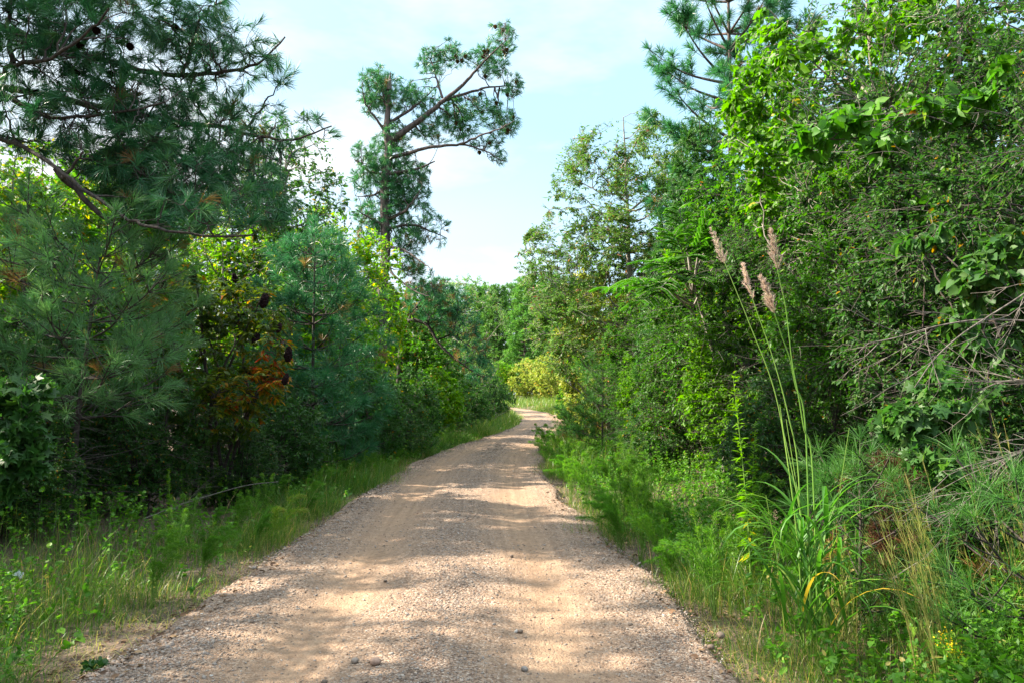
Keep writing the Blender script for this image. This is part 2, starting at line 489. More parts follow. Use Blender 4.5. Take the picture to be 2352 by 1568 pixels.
M['pine_bark'] = bark_mat('pine_bark', (.03, .023, .021), (.12, .085, .075), 7, .3, .8)
M['dark_bark'] = bark_mat('dark_bark', (.018, .013, .011), (.065, .047, .038), 12, .3)
M['grey_bark'] = bark_mat('grey_bark', (.10, .085, .07), (.30, .26, .22), 14, .4, .4)
M['pale_twig'] = bark_mat('pale_twig', (.045, .037, .030), (.15, .13, .11), 20, .5, .2)
M['green_stem'] = foliage_mat('green_stem', [(0, (.10, .20, .04)), (1, (.20, .28, .07))], trans=.1)

def stone_mat(name):
    m, t, o = newmat(name)
    a = t.nodes.new('ShaderNodeAttribute'); a.attribute_name = 'tint'
    r = ramp(t, [(0, (.085, .060, .046)), (.2, (.16, .113, .083)), (.45, (.26, .19, .142)), (.62, (.22, .19, .17)), (.78, (.34, .285, .24)), (.9, (.25, .135, .085)), (1, (.46, .42, .38))])
    t.links.new(a.outputs['Fac'], r.inputs['Fac'])
    tc = t.nodes.new('ShaderNodeTexCoord')
    n = t.nodes.new('ShaderNodeTexNoise'); n.inputs['Scale'].default_value = 60; n.inputs['Detail'].default_value = 4
    t.links.new(tc.outputs['Object'], n.inputs['Vector'])
    rr = ramp(t, [(.3, (.7, .68, .66)), (.7, (1.1, 1.08, 1.05))])
    t.links.new(n.outputs['Fac'], rr.inputs['Fac'])
    mx = t.nodes.new('ShaderNodeMix'); mx.data_type = 'RGBA'; mx.blend_type = 'MULTIPLY'; mx.inputs[0].default_value = 1
    t.links.new(r.outputs['Color'], mx.inputs[6]); t.links.new(rr.outputs['Color'], mx.inputs[7])
    p = t.nodes.new('ShaderNodeBsdfPrincipled'); p.inputs['Roughness'].default_value = .85
    t.links.new(mx.outputs[2], p.inputs['Base Color'])
    b = t.nodes.new('ShaderNodeBump'); b.inputs['Strength'].default_value = .4; b.inputs['Distance'].default_value = .01
    t.links.new(n.outputs['Fac'], b.inputs['Height']); t.links.new(b.outputs[0], p.inputs['Normal'])
    t.links.new(p.outputs[0], o.inputs['Surface'])
    return m
M['stone'] = stone_mat('stone')

def road_mat():
    m, t, o = newmat('road_gravel')
    tc = t.nodes.new('ShaderNodeTexCoord')
    a = t.nodes.new('ShaderNodeAttribute'); a.attribute_name = 'track'      # 1 in the packed wheel tracks, 0 on the loose gravel
    big = t.nodes.new('ShaderNodeTexNoise'); big.inputs['Scale'].default_value = 1.3; big.inputs['Detail'].default_value = 6
    mid = t.nodes.new('ShaderNodeTexNoise'); mid.inputs['Scale'].default_value = 14; mid.inputs['Detail'].default_value = 8; mid.inputs['Roughness'].default_value = .7
    vor = t.nodes.new('ShaderNodeTexVoronoi'); vor.inputs['Scale'].default_value = 85
    vor2 = t.nodes.new('ShaderNodeTexVoronoi'); vor2.inputs['Scale'].default_value = 38
    for n in (big, mid, vor, vor2):
        t.links.new(tc.outputs['Object'], n.inputs['Vector'])
    sand = ramp(t, [(.3, (.20, .130, .083)), (.5, (.28, .182, .115)), (.7, (.35, .24, .158))])
    t.links.new(mid.outputs['Fac'], sand.inputs['Fac'])
    peb = t.nodes.new('ShaderNodeSeparateColor')
    t.links.new(vor.outputs['Color'], peb.inputs['Color'])
    pr = ramp(t, [(0, (.075, .052, .042)), (.3, (.165, .108, .075)), (.6, (.265, .18, .122)), (.82, (.235, .182, .145)), (1, (.40, .325, .26))])
    t.links.new(peb.outputs[0], pr.inputs['Fac'])
    md = t.nodes.new('ShaderNodeMath'); md.operation = 'MULTIPLY_ADD'; md.inputs[1].default_value = .75; md.inputs[2].default_value = -.02
    t.links.new(a.outputs['Fac'], md.inputs[0])
    ad = t.nodes.new('ShaderNodeMath'); ad.operation = 'ADD'; ad.use_clamp = True
    sc = t.nodes.new('ShaderNodeMapRange'); sc.inputs['From Min'].default_value = .3; sc.inputs['From Max'].default_value = .7; sc.inputs['To Min'].default_value = -.15; sc.inputs['To Max'].default_value = .35
    t.links.new(big.outputs['Fac'], sc.inputs['Value'])
    t.links.new(md.outputs[0], ad.inputs[0]); t.links.new(sc.outputs['Result'], ad.inputs[1])
    mx = t.nodes.new('ShaderNodeMix'); mx.data_type = 'RGBA'
    t.links.new(ad.outputs[0], mx.inputs[0]); t.links.new(pr.outputs['Color'], mx.inputs[6]); t.links.new(sand.outputs['Color'], mx.inputs[7])
    # faint tyre streaks that run along the road
    ac = t.nodes.new('ShaderNodeAttribute'); ac.attribute_name = 'across'
    sp = t.nodes.new('ShaderNodeSeparateXYZ'); t.links.new(tc.outputs['Object'], sp.inputs['Vector'])
    cb = t.nodes.new('ShaderNodeCombineXYZ')
    m1 = t.nodes.new('ShaderNodeMath'); m1.operation = 'MULTIPLY'; m1.inputs[1].default_value = 15.0
    m2 = t.nodes.new('ShaderNodeMath'); m2.operation = 'MULTIPLY'; m2.inputs[1].default_value = .35
    t.links.new(ac.outputs['Fac'], m1.inputs[0]); t.links.new(sp.outputs['Y'], m2.inputs[0])
    t.links.new(m1.outputs[0], cb.inputs['X']); t.links.new(m2.outputs[0], cb.inputs['Y'])
    sn = t.nodes.new('ShaderNodeTexNoise'); sn.inputs['Scale'].default_value = 1.0; sn.inputs['Detail'].default_value = 5
    t.links.new(cb.outputs[0], sn.inputs['Vector'])
    sr = ramp(t, [(.32, (.84, .82, .81)), (.68, (1.12, 1.11, 1.09))])
    t.links.new(sn.outputs['Fac'], sr.inputs['Fac'])
    ms = t.nodes.new('ShaderNodeMix'); ms.data_type = 'RGBA'; ms.blend_type = 'MULTIPLY'; ms.inputs[0].default_value = 1
    t.links.new(mx.outputs[2], ms.inputs[6]); t.links.new(sr.outputs['Color'], ms.inputs[7])
    p = t.nodes.new('ShaderNodeBsdfPrincipled'); p.inputs['Roughness'].default_value = .95; p.inputs['Specular IOR Level'].default_value = .2
    t.links.new(ms.outputs[2], p.inputs['Base Color'])
    h = t.nodes.new('ShaderNodeMath'); h.operation = 'ADD'
    t.links.new(vor.outputs['Distance'], h.inputs[0]); t.links.new(vor2.outputs['Distance'], h.inputs[1])
    h2 = t.nodes.new('ShaderNodeMath'); h2.operation = 'MULTIPLY_ADD'; h2.inputs[1].default_value = -.7
    t.links.new(h.outputs[0], h2.inputs[0]); t.links.new(mid.outputs['Fac'], h2.inputs[2])
    b = t.nodes.new('ShaderNodeBump'); b.inputs['Strength'].default_value = .8; b.inputs['Distance'].default_value = .012
    t.links.new(h2.outputs[0], b.inputs['Height']); t.links.new(b.outputs[0], p.inputs['Normal'])
    t.links.new(p.outputs[0], o.inputs['Surface'])
    return m
def soil_mat():
    m, t, o = newmat('forest_soil')
    tc = t.nodes.new('ShaderNodeTexCoord')
    n = t.nodes.new('ShaderNodeTexNoise'); n.inputs['Scale'].default_value = 3; n.inputs['Detail'].default_value = 10; n.inputs['Roughness'].default_value = .7
    v = t.nodes.new('ShaderNodeTexVoronoi'); v.inputs['Scale'].default_value = 30
    t.links.new(tc.outputs['Object'], n.inputs['Vector']); t.links.new(tc.outputs['Object'], v.inputs['Vector'])
    r = ramp(t, [(.3, (.045, .032, .02)), (.5, (.10, .065, .042)), (.65, (.17, .115, .08)), (.8, (.09, .10, .035))])
    t.links.new(n.outputs['Fac'], r.inputs['Fac'])
    p = t.nodes.new('ShaderNodeBsdfPrincipled'); p.inputs['Roughness'].default_value = .95
    t.links.new(r.outputs['Color'], p.inputs['Base Color'])
    b = t.nodes.new('ShaderNodeBump'); b.inputs['Strength'].default_value = .8; b.inputs['Distance'].default_value = .03
    t.links.new(v.outputs['Distance'], b.inputs['Height']); t.links.new(b.outputs[0], p.inputs['Normal'])
    t.links.new(p.outputs[0], o.inputs['Surface'])
    return m
M['road'] = road_mat()
M['soil'] = soil_mat()

# ------------------------------------------------------------------ objects
def link(name, me, parent=None, loc=None, rz=0):
    o = bpy.data.objects.new(name, me)
    C.collection.objects.link(o)
    if parent is not None:
        o.parent = parent
    if loc is not None:
        o.location = loc
    o.rotation_euler = (0, 0, rz)
    return o
def tag(o, label=None, cat=None, group=None, kind=None):
    if label: o['label'] = label
    if cat: o['category'] = cat
    if group: o['group'] = group
    if kind: o['kind'] = kind
    return o
def thing(name, label, cat, loc, group=None, rz=0, s=1.0):
    o = link(name, None, None, loc, rz)
    o.empty_display_size = .2
    o.scale = (s, s, s) if np.ndim(s) == 0 else s
    return tag(o, label, cat, group)
def dup(root, loc, rz, s, label, group=None, name=None):
    r = root.copy(); C.collection.objects.link(r)
    r.location = loc; r.rotation_euler = (0, 0, rz)
    r.scale = (s, s, s) if np.ndim(s) == 0 else s
    r['label'] = label
    if group: r['group'] = group
    for ch in list(root.children):
        c = ch.copy(); C.collection.objects.link(c); c.parent = r
        for gch in list(ch.children):
            d = gch.copy(); C.collection.objects.link(d); d.parent = c
    return r
def gpt(x, y, dz=0.0):
    return (float(x), float(y), float(ground_z(x, y)) + dz)

# ================================================================== SETTING
# ground: one sheet, finer near the camera
def grid_mesh(name, xs, ys, zfn, mat, attr=None):
    X, Y = np.meshgrid(xs, ys)
    Z = zfn(X, Y)
    V = np.stack([X, Y, Z], -1).reshape(-1, 3)
    ny, nx = X.shape
    i = np.arange(ny - 1)[:, None] * nx + np.arange(nx - 1)[None]
    F = np.stack([i, i + 1, i + nx + 1, i + nx], -1).reshape(-1, 4)
    g = Geo(); g.add(V, F, .5)
    return g.mesh(name, mat, True)
xs = np.concatenate([-np.geomspace(600, 12, 18), np.linspace(-11.5, 11.5, 140), np.geomspace(12, 600, 18)])
ys = np.concatenate([-np.geomspace(300, 6, 10), np.linspace(-5.5, 45, 180), np.linspace(45.7, 140, 100), np.geomspace(144, 900, 14)])
tag(link('ground', grid_mesh('ground', xs, ys, ground_z, M['soil'])), 'brown forest soil under the trees and verges', 'ground', kind='structure')

# road: its own sheet that follows the bends, with a crown, wheel tracks and lumps
ry = np.concatenate([np.linspace(-5, 3, 40), np.linspace(3.04, 9, 200), np.linspace(9.05, 20, 190), np.linspace(20.15, 60, 180), np.linspace(60.6, 128, 100)])
nu = 121
uu = np.linspace(-1, 1, nu)
edge_l = sines(11, 7, 1.3); edge_r = sines(12, 7, 1.3)
def track_mask(d):
    return np.exp(-((d + .76) / .34) ** 2) + np.exp(-((d - .76) / .34) ** 2)
rn1 = sines(21, 14, 7.0); rn2 = sines(22, 18, 22.0); rn3 = sines(23, 8, 2.0)
slope = np.gradient(centre(ry), ry)
nrm = 1 / np.sqrt(1 + slope ** 2)
YY = np.repeat(ry[:, None], nu, 1)
pe = np.stack([np.zeros_like(ry), ry, np.zeros_like(ry)], -1)
hl = halfw(ry) + .15 + .10 * edge_l(pe); hr = halfw(ry) + .15 + .10 * edge_r(pe)
D = np.where(uu[None] < 0, uu[None] * hl[:, None], uu[None] * hr[:, None])
XX = centre(ry)[:, None] + D * nrm[:, None]
YR = YY - D * (slope * nrm)[:, None]
PT = np.stack([XX, YR, np.zeros_like(XX)], -1).reshape(-1, 3)
trk = track_mask(D)
lump = (.006 * rn1(PT) + .004 * rn2(PT)).reshape(XX.shape) * (1.15 - .8 * np.clip(trk, 0, 1)) + .012 * rn3(PT).reshape(XX.shape)
ZR = .06 + .05 * (1 - (np.abs(D) / 2.0) ** 2) - .035 * trk + lump
ZR = np.where(np.abs(uu)[None] > .93, ZR - .12 * (np.abs(uu)[None] - .93) / .07, ZR) + rise(YR)
def road_z(x, y):
    d = x - centre(y)
    P = np.stack([x, y, np.zeros_like(x)], -1)
    tk = track_mask(d)
    lp = (.006 * rn1(P) + .004 * rn2(P)) * (1.15 - .8 * np.clip(tk, 0, 1)) + .012 * rn3(P)
    return .06 + .05 * (1 - (np.abs(d) / 2.0) ** 2) - .035 * tk + lp + rise(y)
g = Geo()
i = np.arange(len(ry) - 1)[:, None] * nu + np.arange(nu - 1)[None]
g.add(np.stack([XX, YR, ZR], -1).reshape(-1, 3), np.stack([i, i + 1, i + nu + 1, i + nu], -1).reshape(-1, 4), .5)
me = g.mesh('road', M['road'], True)
at_ = me.attributes.new('track', 'FLOAT', 'POINT')
at_.data.foreach_set('value', np.clip(trk, 0, 1).astype(np.float32).ravel())
ac_ = me.attributes.new('across', 'FLOAT', 'POINT')
ac_.data.foreach_set('value', D.astype(np.float32).ravel())
tag(link('road', me), 'sandy gravel road with two packed wheel tracks', 'road', kind='structure')

# gravel: loose stones on the road, one mass
ICO_V = []
_p = (1 + 5 ** .5) / 2
for a_, b_ in ((-1, _p), (1, _p), (-1, -_p), (1, -_p)):
    ICO_V.append((a_, b_, 0))
for a_, b_ in ((-1, _p), (1, _p), (-1, -_p), (1, -_p)):
    ICO_V.append((0, a_, b_))
for a_, b_ in ((_p, -1), (_p, 1), (-_p, -1), (-_p, 1)):
    ICO_V.append((a_, 0, b_))
ICO_V = unit(np.array(ICO_V, float))
ICO_F = np.array([(0, 11, 5), (0, 5, 1), (0, 1, 7), (0, 7, 10), (0, 10, 11), (1, 5, 9), (5, 11, 4), (11, 10, 2), (10, 7, 6), (7, 1, 8), (3, 9, 4), (3, 4, 2), (3, 2, 6), (3, 6, 8), (3, 8, 9), (4, 9, 5), (2, 4, 11), (6, 2, 10), (8, 6, 7), (9, 8, 1)])
def stones(g, P, size, rng, tint, flat=.62):
    n = len(P)
    sc = size[:, None] * np.exp(rng.normal(0, .22, (n, 3))) * np.array([1, 1, flat]) * .5
    V = ICO_V[None] * (1 + rng.normal(0, .13, (n, 12, 1)))
    V = V * sc[:, None, :]
    a = rng.uniform(0, 6.28, n); c, s = np.cos(a)[:, None], np.sin(a)[:, None]
    X = V[:, :, 0] * c - V[:, :, 1] * s; Yv = V[:, :, 0] * s + V[:, :, 1] * c
    tl = rng.normal(0, .3, (n, 1))
    Z = V[:, :, 2] + X * tl
    V = np.stack([X, Yv, Z], -1) + P[:, None, :]
    F = (np.arange(n)[:, None, None] * 12 + ICO_F[None]).reshape(-1, 3)
    g.add(V.reshape(-1, 3), F, np.repeat(tint, 20))
rng = np.random.default_rng(5)
g = Geo()
N = 420000
yy = 3.2 + 34 * rng.uniform(0, 1, N) ** 2.6
dd = rng.uniform(-1.98, 1.9, N) * halfw(yy) / 1.7
xx = centre(yy) + dd
pp = np.stack([xx, yy, np.zeros(N)], -1)
dens = .10 + .95 * np.exp(-((dd + 1.55) / .40) ** 2) + .8 * np.exp(-((dd - .02) / .28) ** 2) + .5 * np.exp(-((dd - 1.55) / .28) ** 2)
dens *= np.clip(1 + .55 * sines(31, 8, 2.4)(pp), .15, 2)
keep = rng.uniform(0, 1.6, N) < dens * np.where(yy < 9, .85, .45)
xx, yy, dd = xx[keep], yy[keep], dd[keep]
sz = np.exp(rng.normal(math.log(.0088), .42, len(xx)))
sz *= np.where(dd < -1.0, 1.25, 1.0) * (1 + np.clip((yy - 6) / 22, 0, 1) * .9)
sz = np.clip(sz, .005, .034)
ph = np.stack([xx, yy, np.zeros(len(xx))], -1)
zz = np.maximum(road_z(xx, yy), ground_z(xx, yy)) + sz * .10
zz = np.where(np.abs(dd) > halfw(yy) + .1, np.maximum(ground_z(xx, yy), road_z(xx, yy) - .05), zz)
tnt = np.clip(rng.beta(2, 2, len(xx)) * .95 + (rng.uniform(0, 1, len(xx)) < .04) * .3, 0, 1)
stones(g, np.stack([xx, yy, zz], -1), sz, rng, tnt)
print('gravel stones', len(xx))
tag(link('gravel', g.mesh('gravel', M['stone'])), 'loose crushed stone strewn over the road and thick along its left edge', 'gravel', kind='stuff')

# bigger loose stones, each a thing
big_stones = [(862, 1512, .085, 'biggest reddish brown stone, lying alone on the left track near the photo bottom', .92),
              (815, 1507, .06, 'greyish stone just left of the biggest reddish stone on the road', .55),
              (745, 1549, .05, 'dark stone on the packed left track close to the bottom of the photo', .10),
              (1195, 1432, .05, 'tan stone on the gravel ridge in the middle of the road', .35),
              (1175, 1274, .055, 'dark rounded stone on the middle ridge where two shade bands meet', .15),
              (1108, 1570, .055, 'brown stone at the bottom of the central gravel ridge', .25),
              (1205, 1515, .055, 'pale grey stone on the central gravel ridge near the photo bottom', .62),
              (1405, 1565, .05, 'grey stone half sunk in the sandy right track near the photo bottom', .6),
              (885, 1325, .045, 'small dark stone on the left track in a patch of shade', .12),
              (1330, 1280, .045, 'small grey stone on the right track beyond the middle ridge', .55),
              (1655, 1437, .08, 'brown stone at the edge of the right verge grass', .3),
              (1632, 1462, .06, 'dark stone lying in front of the brown one by the right verge', .1)]
for k_, (px, py, s_, lab, tn) in enumerate(big_stones):
    rg = np.random.default_rng(900 + k_)
    dep = FPX * (CAM_H - .1) / (py - 905)
    p_ = at(px, py, dep)
    z0 = float(max(road_z(np.array([p_[0]]), np.array([p_[1]]))[0], ground_z(p_[0], p_[1])))
    g = Geo()
    # rounded block: icosphere split once, pushed about
    V = list(ICO_V); F = []
    cache = {}
    def midp(a, b):
        key = (min(a, b), max(a, b))
        if key not in cache:
            V.append(unit((V[a] + V[b]) / 2)); cache[key] = len(V) - 1
        return cache[key]
    for a, b, c in ICO_F:
        ab, bc, ca = midp(a, b), midp(b, c), midp(c, a)
        F += [(a, ab, ca), (b, bc, ab), (c, ca, bc), (ab, bc, ca)]
    VV = np.array(V) * (1 + .16 * sines(300 + k_, 5, 1.8)(np.array(V)) * .6)[:, None]
    VV = np.clip(VV, -.82, .82) * s_ * .38 * np.array([1.1, .9, .72])
    g.add(VV, np.array(F), tn)
    o = link('loose_stone', g.mesh('loose_stone', M['stone']), None, (p_[0], p_[1], z0 + s_ * .22), rg.uniform(0, 6))
    tag(o, lab, 'stone', 'larger loose stones on the road')

# ================================================================== VEGETATION
# ---- builders: each returns (wood mesh, leaf mesh)
def shrub_meshes(name, seed, h, rx, ells=None, stems=7, n1=60, n2=900, per=14, L=.055, shape='oval', lm='dark_leaf', wm='dark_bark', tint=(.1, .7, .03), maxlen2=.7,
                 thr=-.9, f=1.8, droop=.25, wid=1.0, spread=.9, r0=.03, lift2=.05, jit=.12, Lvar=.3, flat=.9, lvl2=(.006, .0022), n1r=(.018, .006)):
    rng = np.random.default_rng(seed)
    wood = Geo(); leaf = Geo()
    if ells is None:
        ells = [(0, 0, h * .55, rx, rx, h * .47), (rx * .4, 0, h * .35, rx * .8, rx * .8, h * .32), (-rx * .35, rx * .2, h * .42, rx * .8, rx * .7, h * .38)]
    limbs = []
    for s in range(stems):
        a = 6.283 * s / stems + rng.uniform(-.4, .4)
        rr = rx * rng.uniform(.2, .75)
        hh = h * rng.uniform(.55, .92)
        b = np.array([.12 * math.cos(a), .12 * math.sin(a), -.05])
        t = np.array([rr * math.cos(a), rr * math.sin(a), hh])
        m1 = b + (t - b) * np.array([.2, .2, .4]) + rng.normal(0, .05, 3)
        m2 = b + (t - b) * np.array([.6, .6, .75]) + rng.normal(0, .06, 3)
        limbs.append(([b, m1, m2, t], r0, .006))
    PL = skeleton(rng, wood, limbs, ells, n1, n2, n1r, lvl2, .1, lift2, jit, 5, seed, thr, f, None, maxlen2)
    leafy(rng, leaf, PL, per, L, shape, tint, wid, droop, spread, .1, flat, Lvar)
    return wood.mesh(name + '_wood', M[wm], True), leaf.mesh(name + '_leaf', M[lm])

def tree_meshes(name, seed, h, rx, clear=.25, trunk_r=.12, ells=None, limbs=9, n1=90, n2=1400, per=14, L=.07, shape='oval', lm='mid_leaf', wm='grey_bark', tint=(.1, .75, .03),
                thr=-.75, f=1.3, maxlen2=.9, droop=.3, wid=1.0, spread=.9, lean=(0, 0), Lvar=.3, flat=.8, shell=.5):
    rng = np.random.default_rng(seed)
    wood = Geo(); leaf = Geo()
    z0 = h * clear
    if ells is None:
        ells = [(lean[0] * .6, lean[1] * .6, z0 + (h - z0) * .52, rx, rx, (h - z0) * .50)]
        for q in range(4):
            a = rng.uniform(0, 6.28); r_ = rx * .45
            ells.append((r_ * math.cos(a), r_ * math.sin(a), z0 + (h - z0) * rng.uniform(.25, .7), rx * .62, rx * .62, (h - z0) * .28))
    top = np.array([lean[0], lean[1], h * .95])
    tr = [np.array([0, 0, -.1]), np.array([lean[0] * .15 + rng.normal(0, .06), lean[1] * .15 + rng.normal(0, .06), h * .3]), np.array([lean[0] * .5 + rng.normal(0, .1), lean[1] * .5, h * .62]), top]
    lb = [(tr, trunk_r, .012)]
    for q in range(limbs):
        u = rng.uniform(clear * .9, .8)
        b = smoothline(tr, 40)[int(u * 39)]
        a = rng.uniform(0, 6.28) if limbs > 12 else 6.283 * q / limbs * 1.618 * 2
        ln = rx * rng.uniform(.6, .95) * (1.1 - u * .6)
        t = b + np.array([math.cos(a) * ln, math.sin(a) * ln, ln * rng.uniform(.3, .9)])
        m = b + (t - b) * .5 + np.array([0, 0, -.08 * ln]) + rng.normal(0, .06, 3)
        lb.append(([b, m, t], trunk_r * (.5 - .3 * u), .012))
    PL = skeleton(rng, wood, lb, ells, n1, n2, (.028, .008), (.008, .003), .12, .02, .12, 7, seed, thr, f, None, maxlen2, shell=shell)
    leafy(rng, leaf, PL, per, L, shape, tint, wid, droop, spread, .1, flat, Lvar)
    return wood.mesh(name + '_wood', M[wm], True), leaf.mesh(name + '_leaf', M[lm])

def pine_meshes(name, seed, h, rx, clear=.1, trunk_r=.05, whorls=9, per_whorl=5, twigs=9, per=46, L=.2, W=.0045, lm='needle', wm='pine_bark', up=.5, taper=.85, tint=(.05, .85), brown=.03, back=.22, cone=.75, lean=(0, 0), dead=0):
    """Young or mature pine: whorls of upturned limbs that end in tufts."""
    rng = np.random.default_rng(seed)
    wood = Geo(); leaf = Geo()
    tr = np.array([(0, 0, -.1), (lean[0] * .25 + rng.normal(0, .02), lean[1] * .25, h * .35), (lean[0] * .6, lean[1] * .6, h * .7), (lean[0], lean[1], h)])
    tl = smoothline(tr, 30)
    tubes(wood, tl[None], np.linspace(trunk_r, .008, 30)[None] ** 1.0, 9, .5)
    TW = []
    for wv in range(whorls):
        u = clear + (1 - clear) * (wv + rng.uniform(-.2, .2)) / whorls
        u = min(max(u, .02), .97)
        b = tl[int(u * 29)] * 1.0
        v = (u - clear) / (1 - clear)
        reach = rx * (1 - taper * v) * (.75 + .5 * min(1, v * 4))
        for q in range(per_whorl):
            a = 6.283 * (q + rng.uniform(-.3, .3)) / per_whorl + wv * 1.1
            ln = reach * rng.uniform(.65, 1.1)
            e = b + np.array([math.cos(a) * ln, math.sin(a) * ln, ln * up * rng.uniform(.5, 1.3) * (.5 + v)])
            m = b + (e - b) * .55 + np.array([0, 0, -.10 * ln])
            LB = smoothline([b, m, e], 9)
            r_ = trunk_r * (.42 - .25 * v)
            tubes(wood, LB[None], np.linspace(max(r_, .007), .005, 9)[None], 5, rng.uniform(.3, .7))
            nt_ = max(2, int(twigs * ln / rx + .5))
            for s in range(nt_):
                t = rng.uniform(.35, .97) if s else 1.0
                p0 = LB[min(8, int(t * 8))]
                if s == 0:
                    p0 = LB[7]; p1 = LB[8] + (LB[8] - LB[7]) * .3 + np.array([0, 0, .04])
                else:
                    sd = rng.normal(0, 1, 3) * np.array([1, 1, .45])
                    dr = unit(unit(e - b) * .8 + unit(sd) * .9 + np.array([0, 0, .35]))
                    p1 = p0 + dr * rng.uniform(.18, .45) * min(1.2, .4 + ln)
                TW.append(smoothline([p0, (p0 + p1) / 2 + np.array([0, 0, -.015]), p1], 5))
    # leader
    for s in range(5):
        TW.append(smoothline([tl[-4], tl[-2], tl[-1] + np.array([rng.normal(0, .12), rng.normal(0, .12), rng.uniform(.02, .3)])], 5))
    PL = np.array(TW)
    tubes(wood, PL, np.tile(np.linspace(.007, .004, 5), (len(PL), 1)), 3, .5)
    tufted(rng, leaf, PL, per, L, W, tint, back, cone, brown)
    if dead:
        DT = []
        for s in range(dead):
            u = rng.uniform(.08, .45); b = tl[int(u * 29)]; a = rng.uniform(0, 6.28); ln = rng.uniform(.4, 1.1) * rx * .8
            e = b + np.array([math.cos(a) * ln, math.sin(a) * ln, rng.uniform(-.15, .35) * ln])
            DT.append(smoothline([b, (b + e) / 2 + rng.normal(0, .05, 3), e], 6))
        DT = np.array(DT)
        tubes(wood, DT, np.tile(np.linspace(.008, .002, 6), (dead, 1)), 3, .5)
    return wood.mesh(name + '_wood', M[wm], True), leaf.mesh(name + '_leaf', M[lm])

def make(name, label, cat, meshes, loc, group=None, rz=0, s=1.0, names=('trunk', 'crown')):
    t = thing(name, label, cat, loc, group, rz, s)
    for nm, me in zip(names, meshes):
        if me is not None:
            link(nm, me, t)
    return t

def pe(cx, cy, rx, ry, Y, rY, base):
    """An ellipsoid at distance Y that covers the given patch of the photo, relative to base."""
    c = at(cx, cy, Y) - base
    s = Y / FPX
    return (c[0], c[1], c[2], rx * s, rY, ry * s)
def pl(pts, Y, base, Y1=None):
    Y1 = Y if Y1 is None else Y1
    n = len(pts)
    return [at(px, py, Y + (Y1 - Y) * i / max(1, n - 1)) - base for i, (px, py) in enumerate(pts)]
def cone_mesh(name, h, r, mat, seed=0):
    """A pine cone: a lump of rings of raised scales."""
    rng = np.random.default_rng(seed)
    g = Geo()
    for k in range(9):
        u = (k + .5) / 9
        rr = r * math.sin(math.pi * (.12 + .8 * u)) ** .8
        for q in range(8):
            a = 6.283 * q / 8 + k * .39
            d = np.array([math.cos(a), math.sin(a), .35])
            P = np.array([[math.cos(a) * rr * .35, math.sin(a) * rr * .35, -u * h]])
            leaves(g, P, d[None], np.array([[0, 0, 1.0]]), rr * 1.0, 'oval', rng.uniform(0, 1), 1.5)
    tubes(g, np.array([[(0, 0, .01), (0, 0, -h * .5), (0, 0, -h)]]), np.array([[r * .25, r * .6, r * .2]]), 8, .3)
    return g.mesh(name, M[mat])

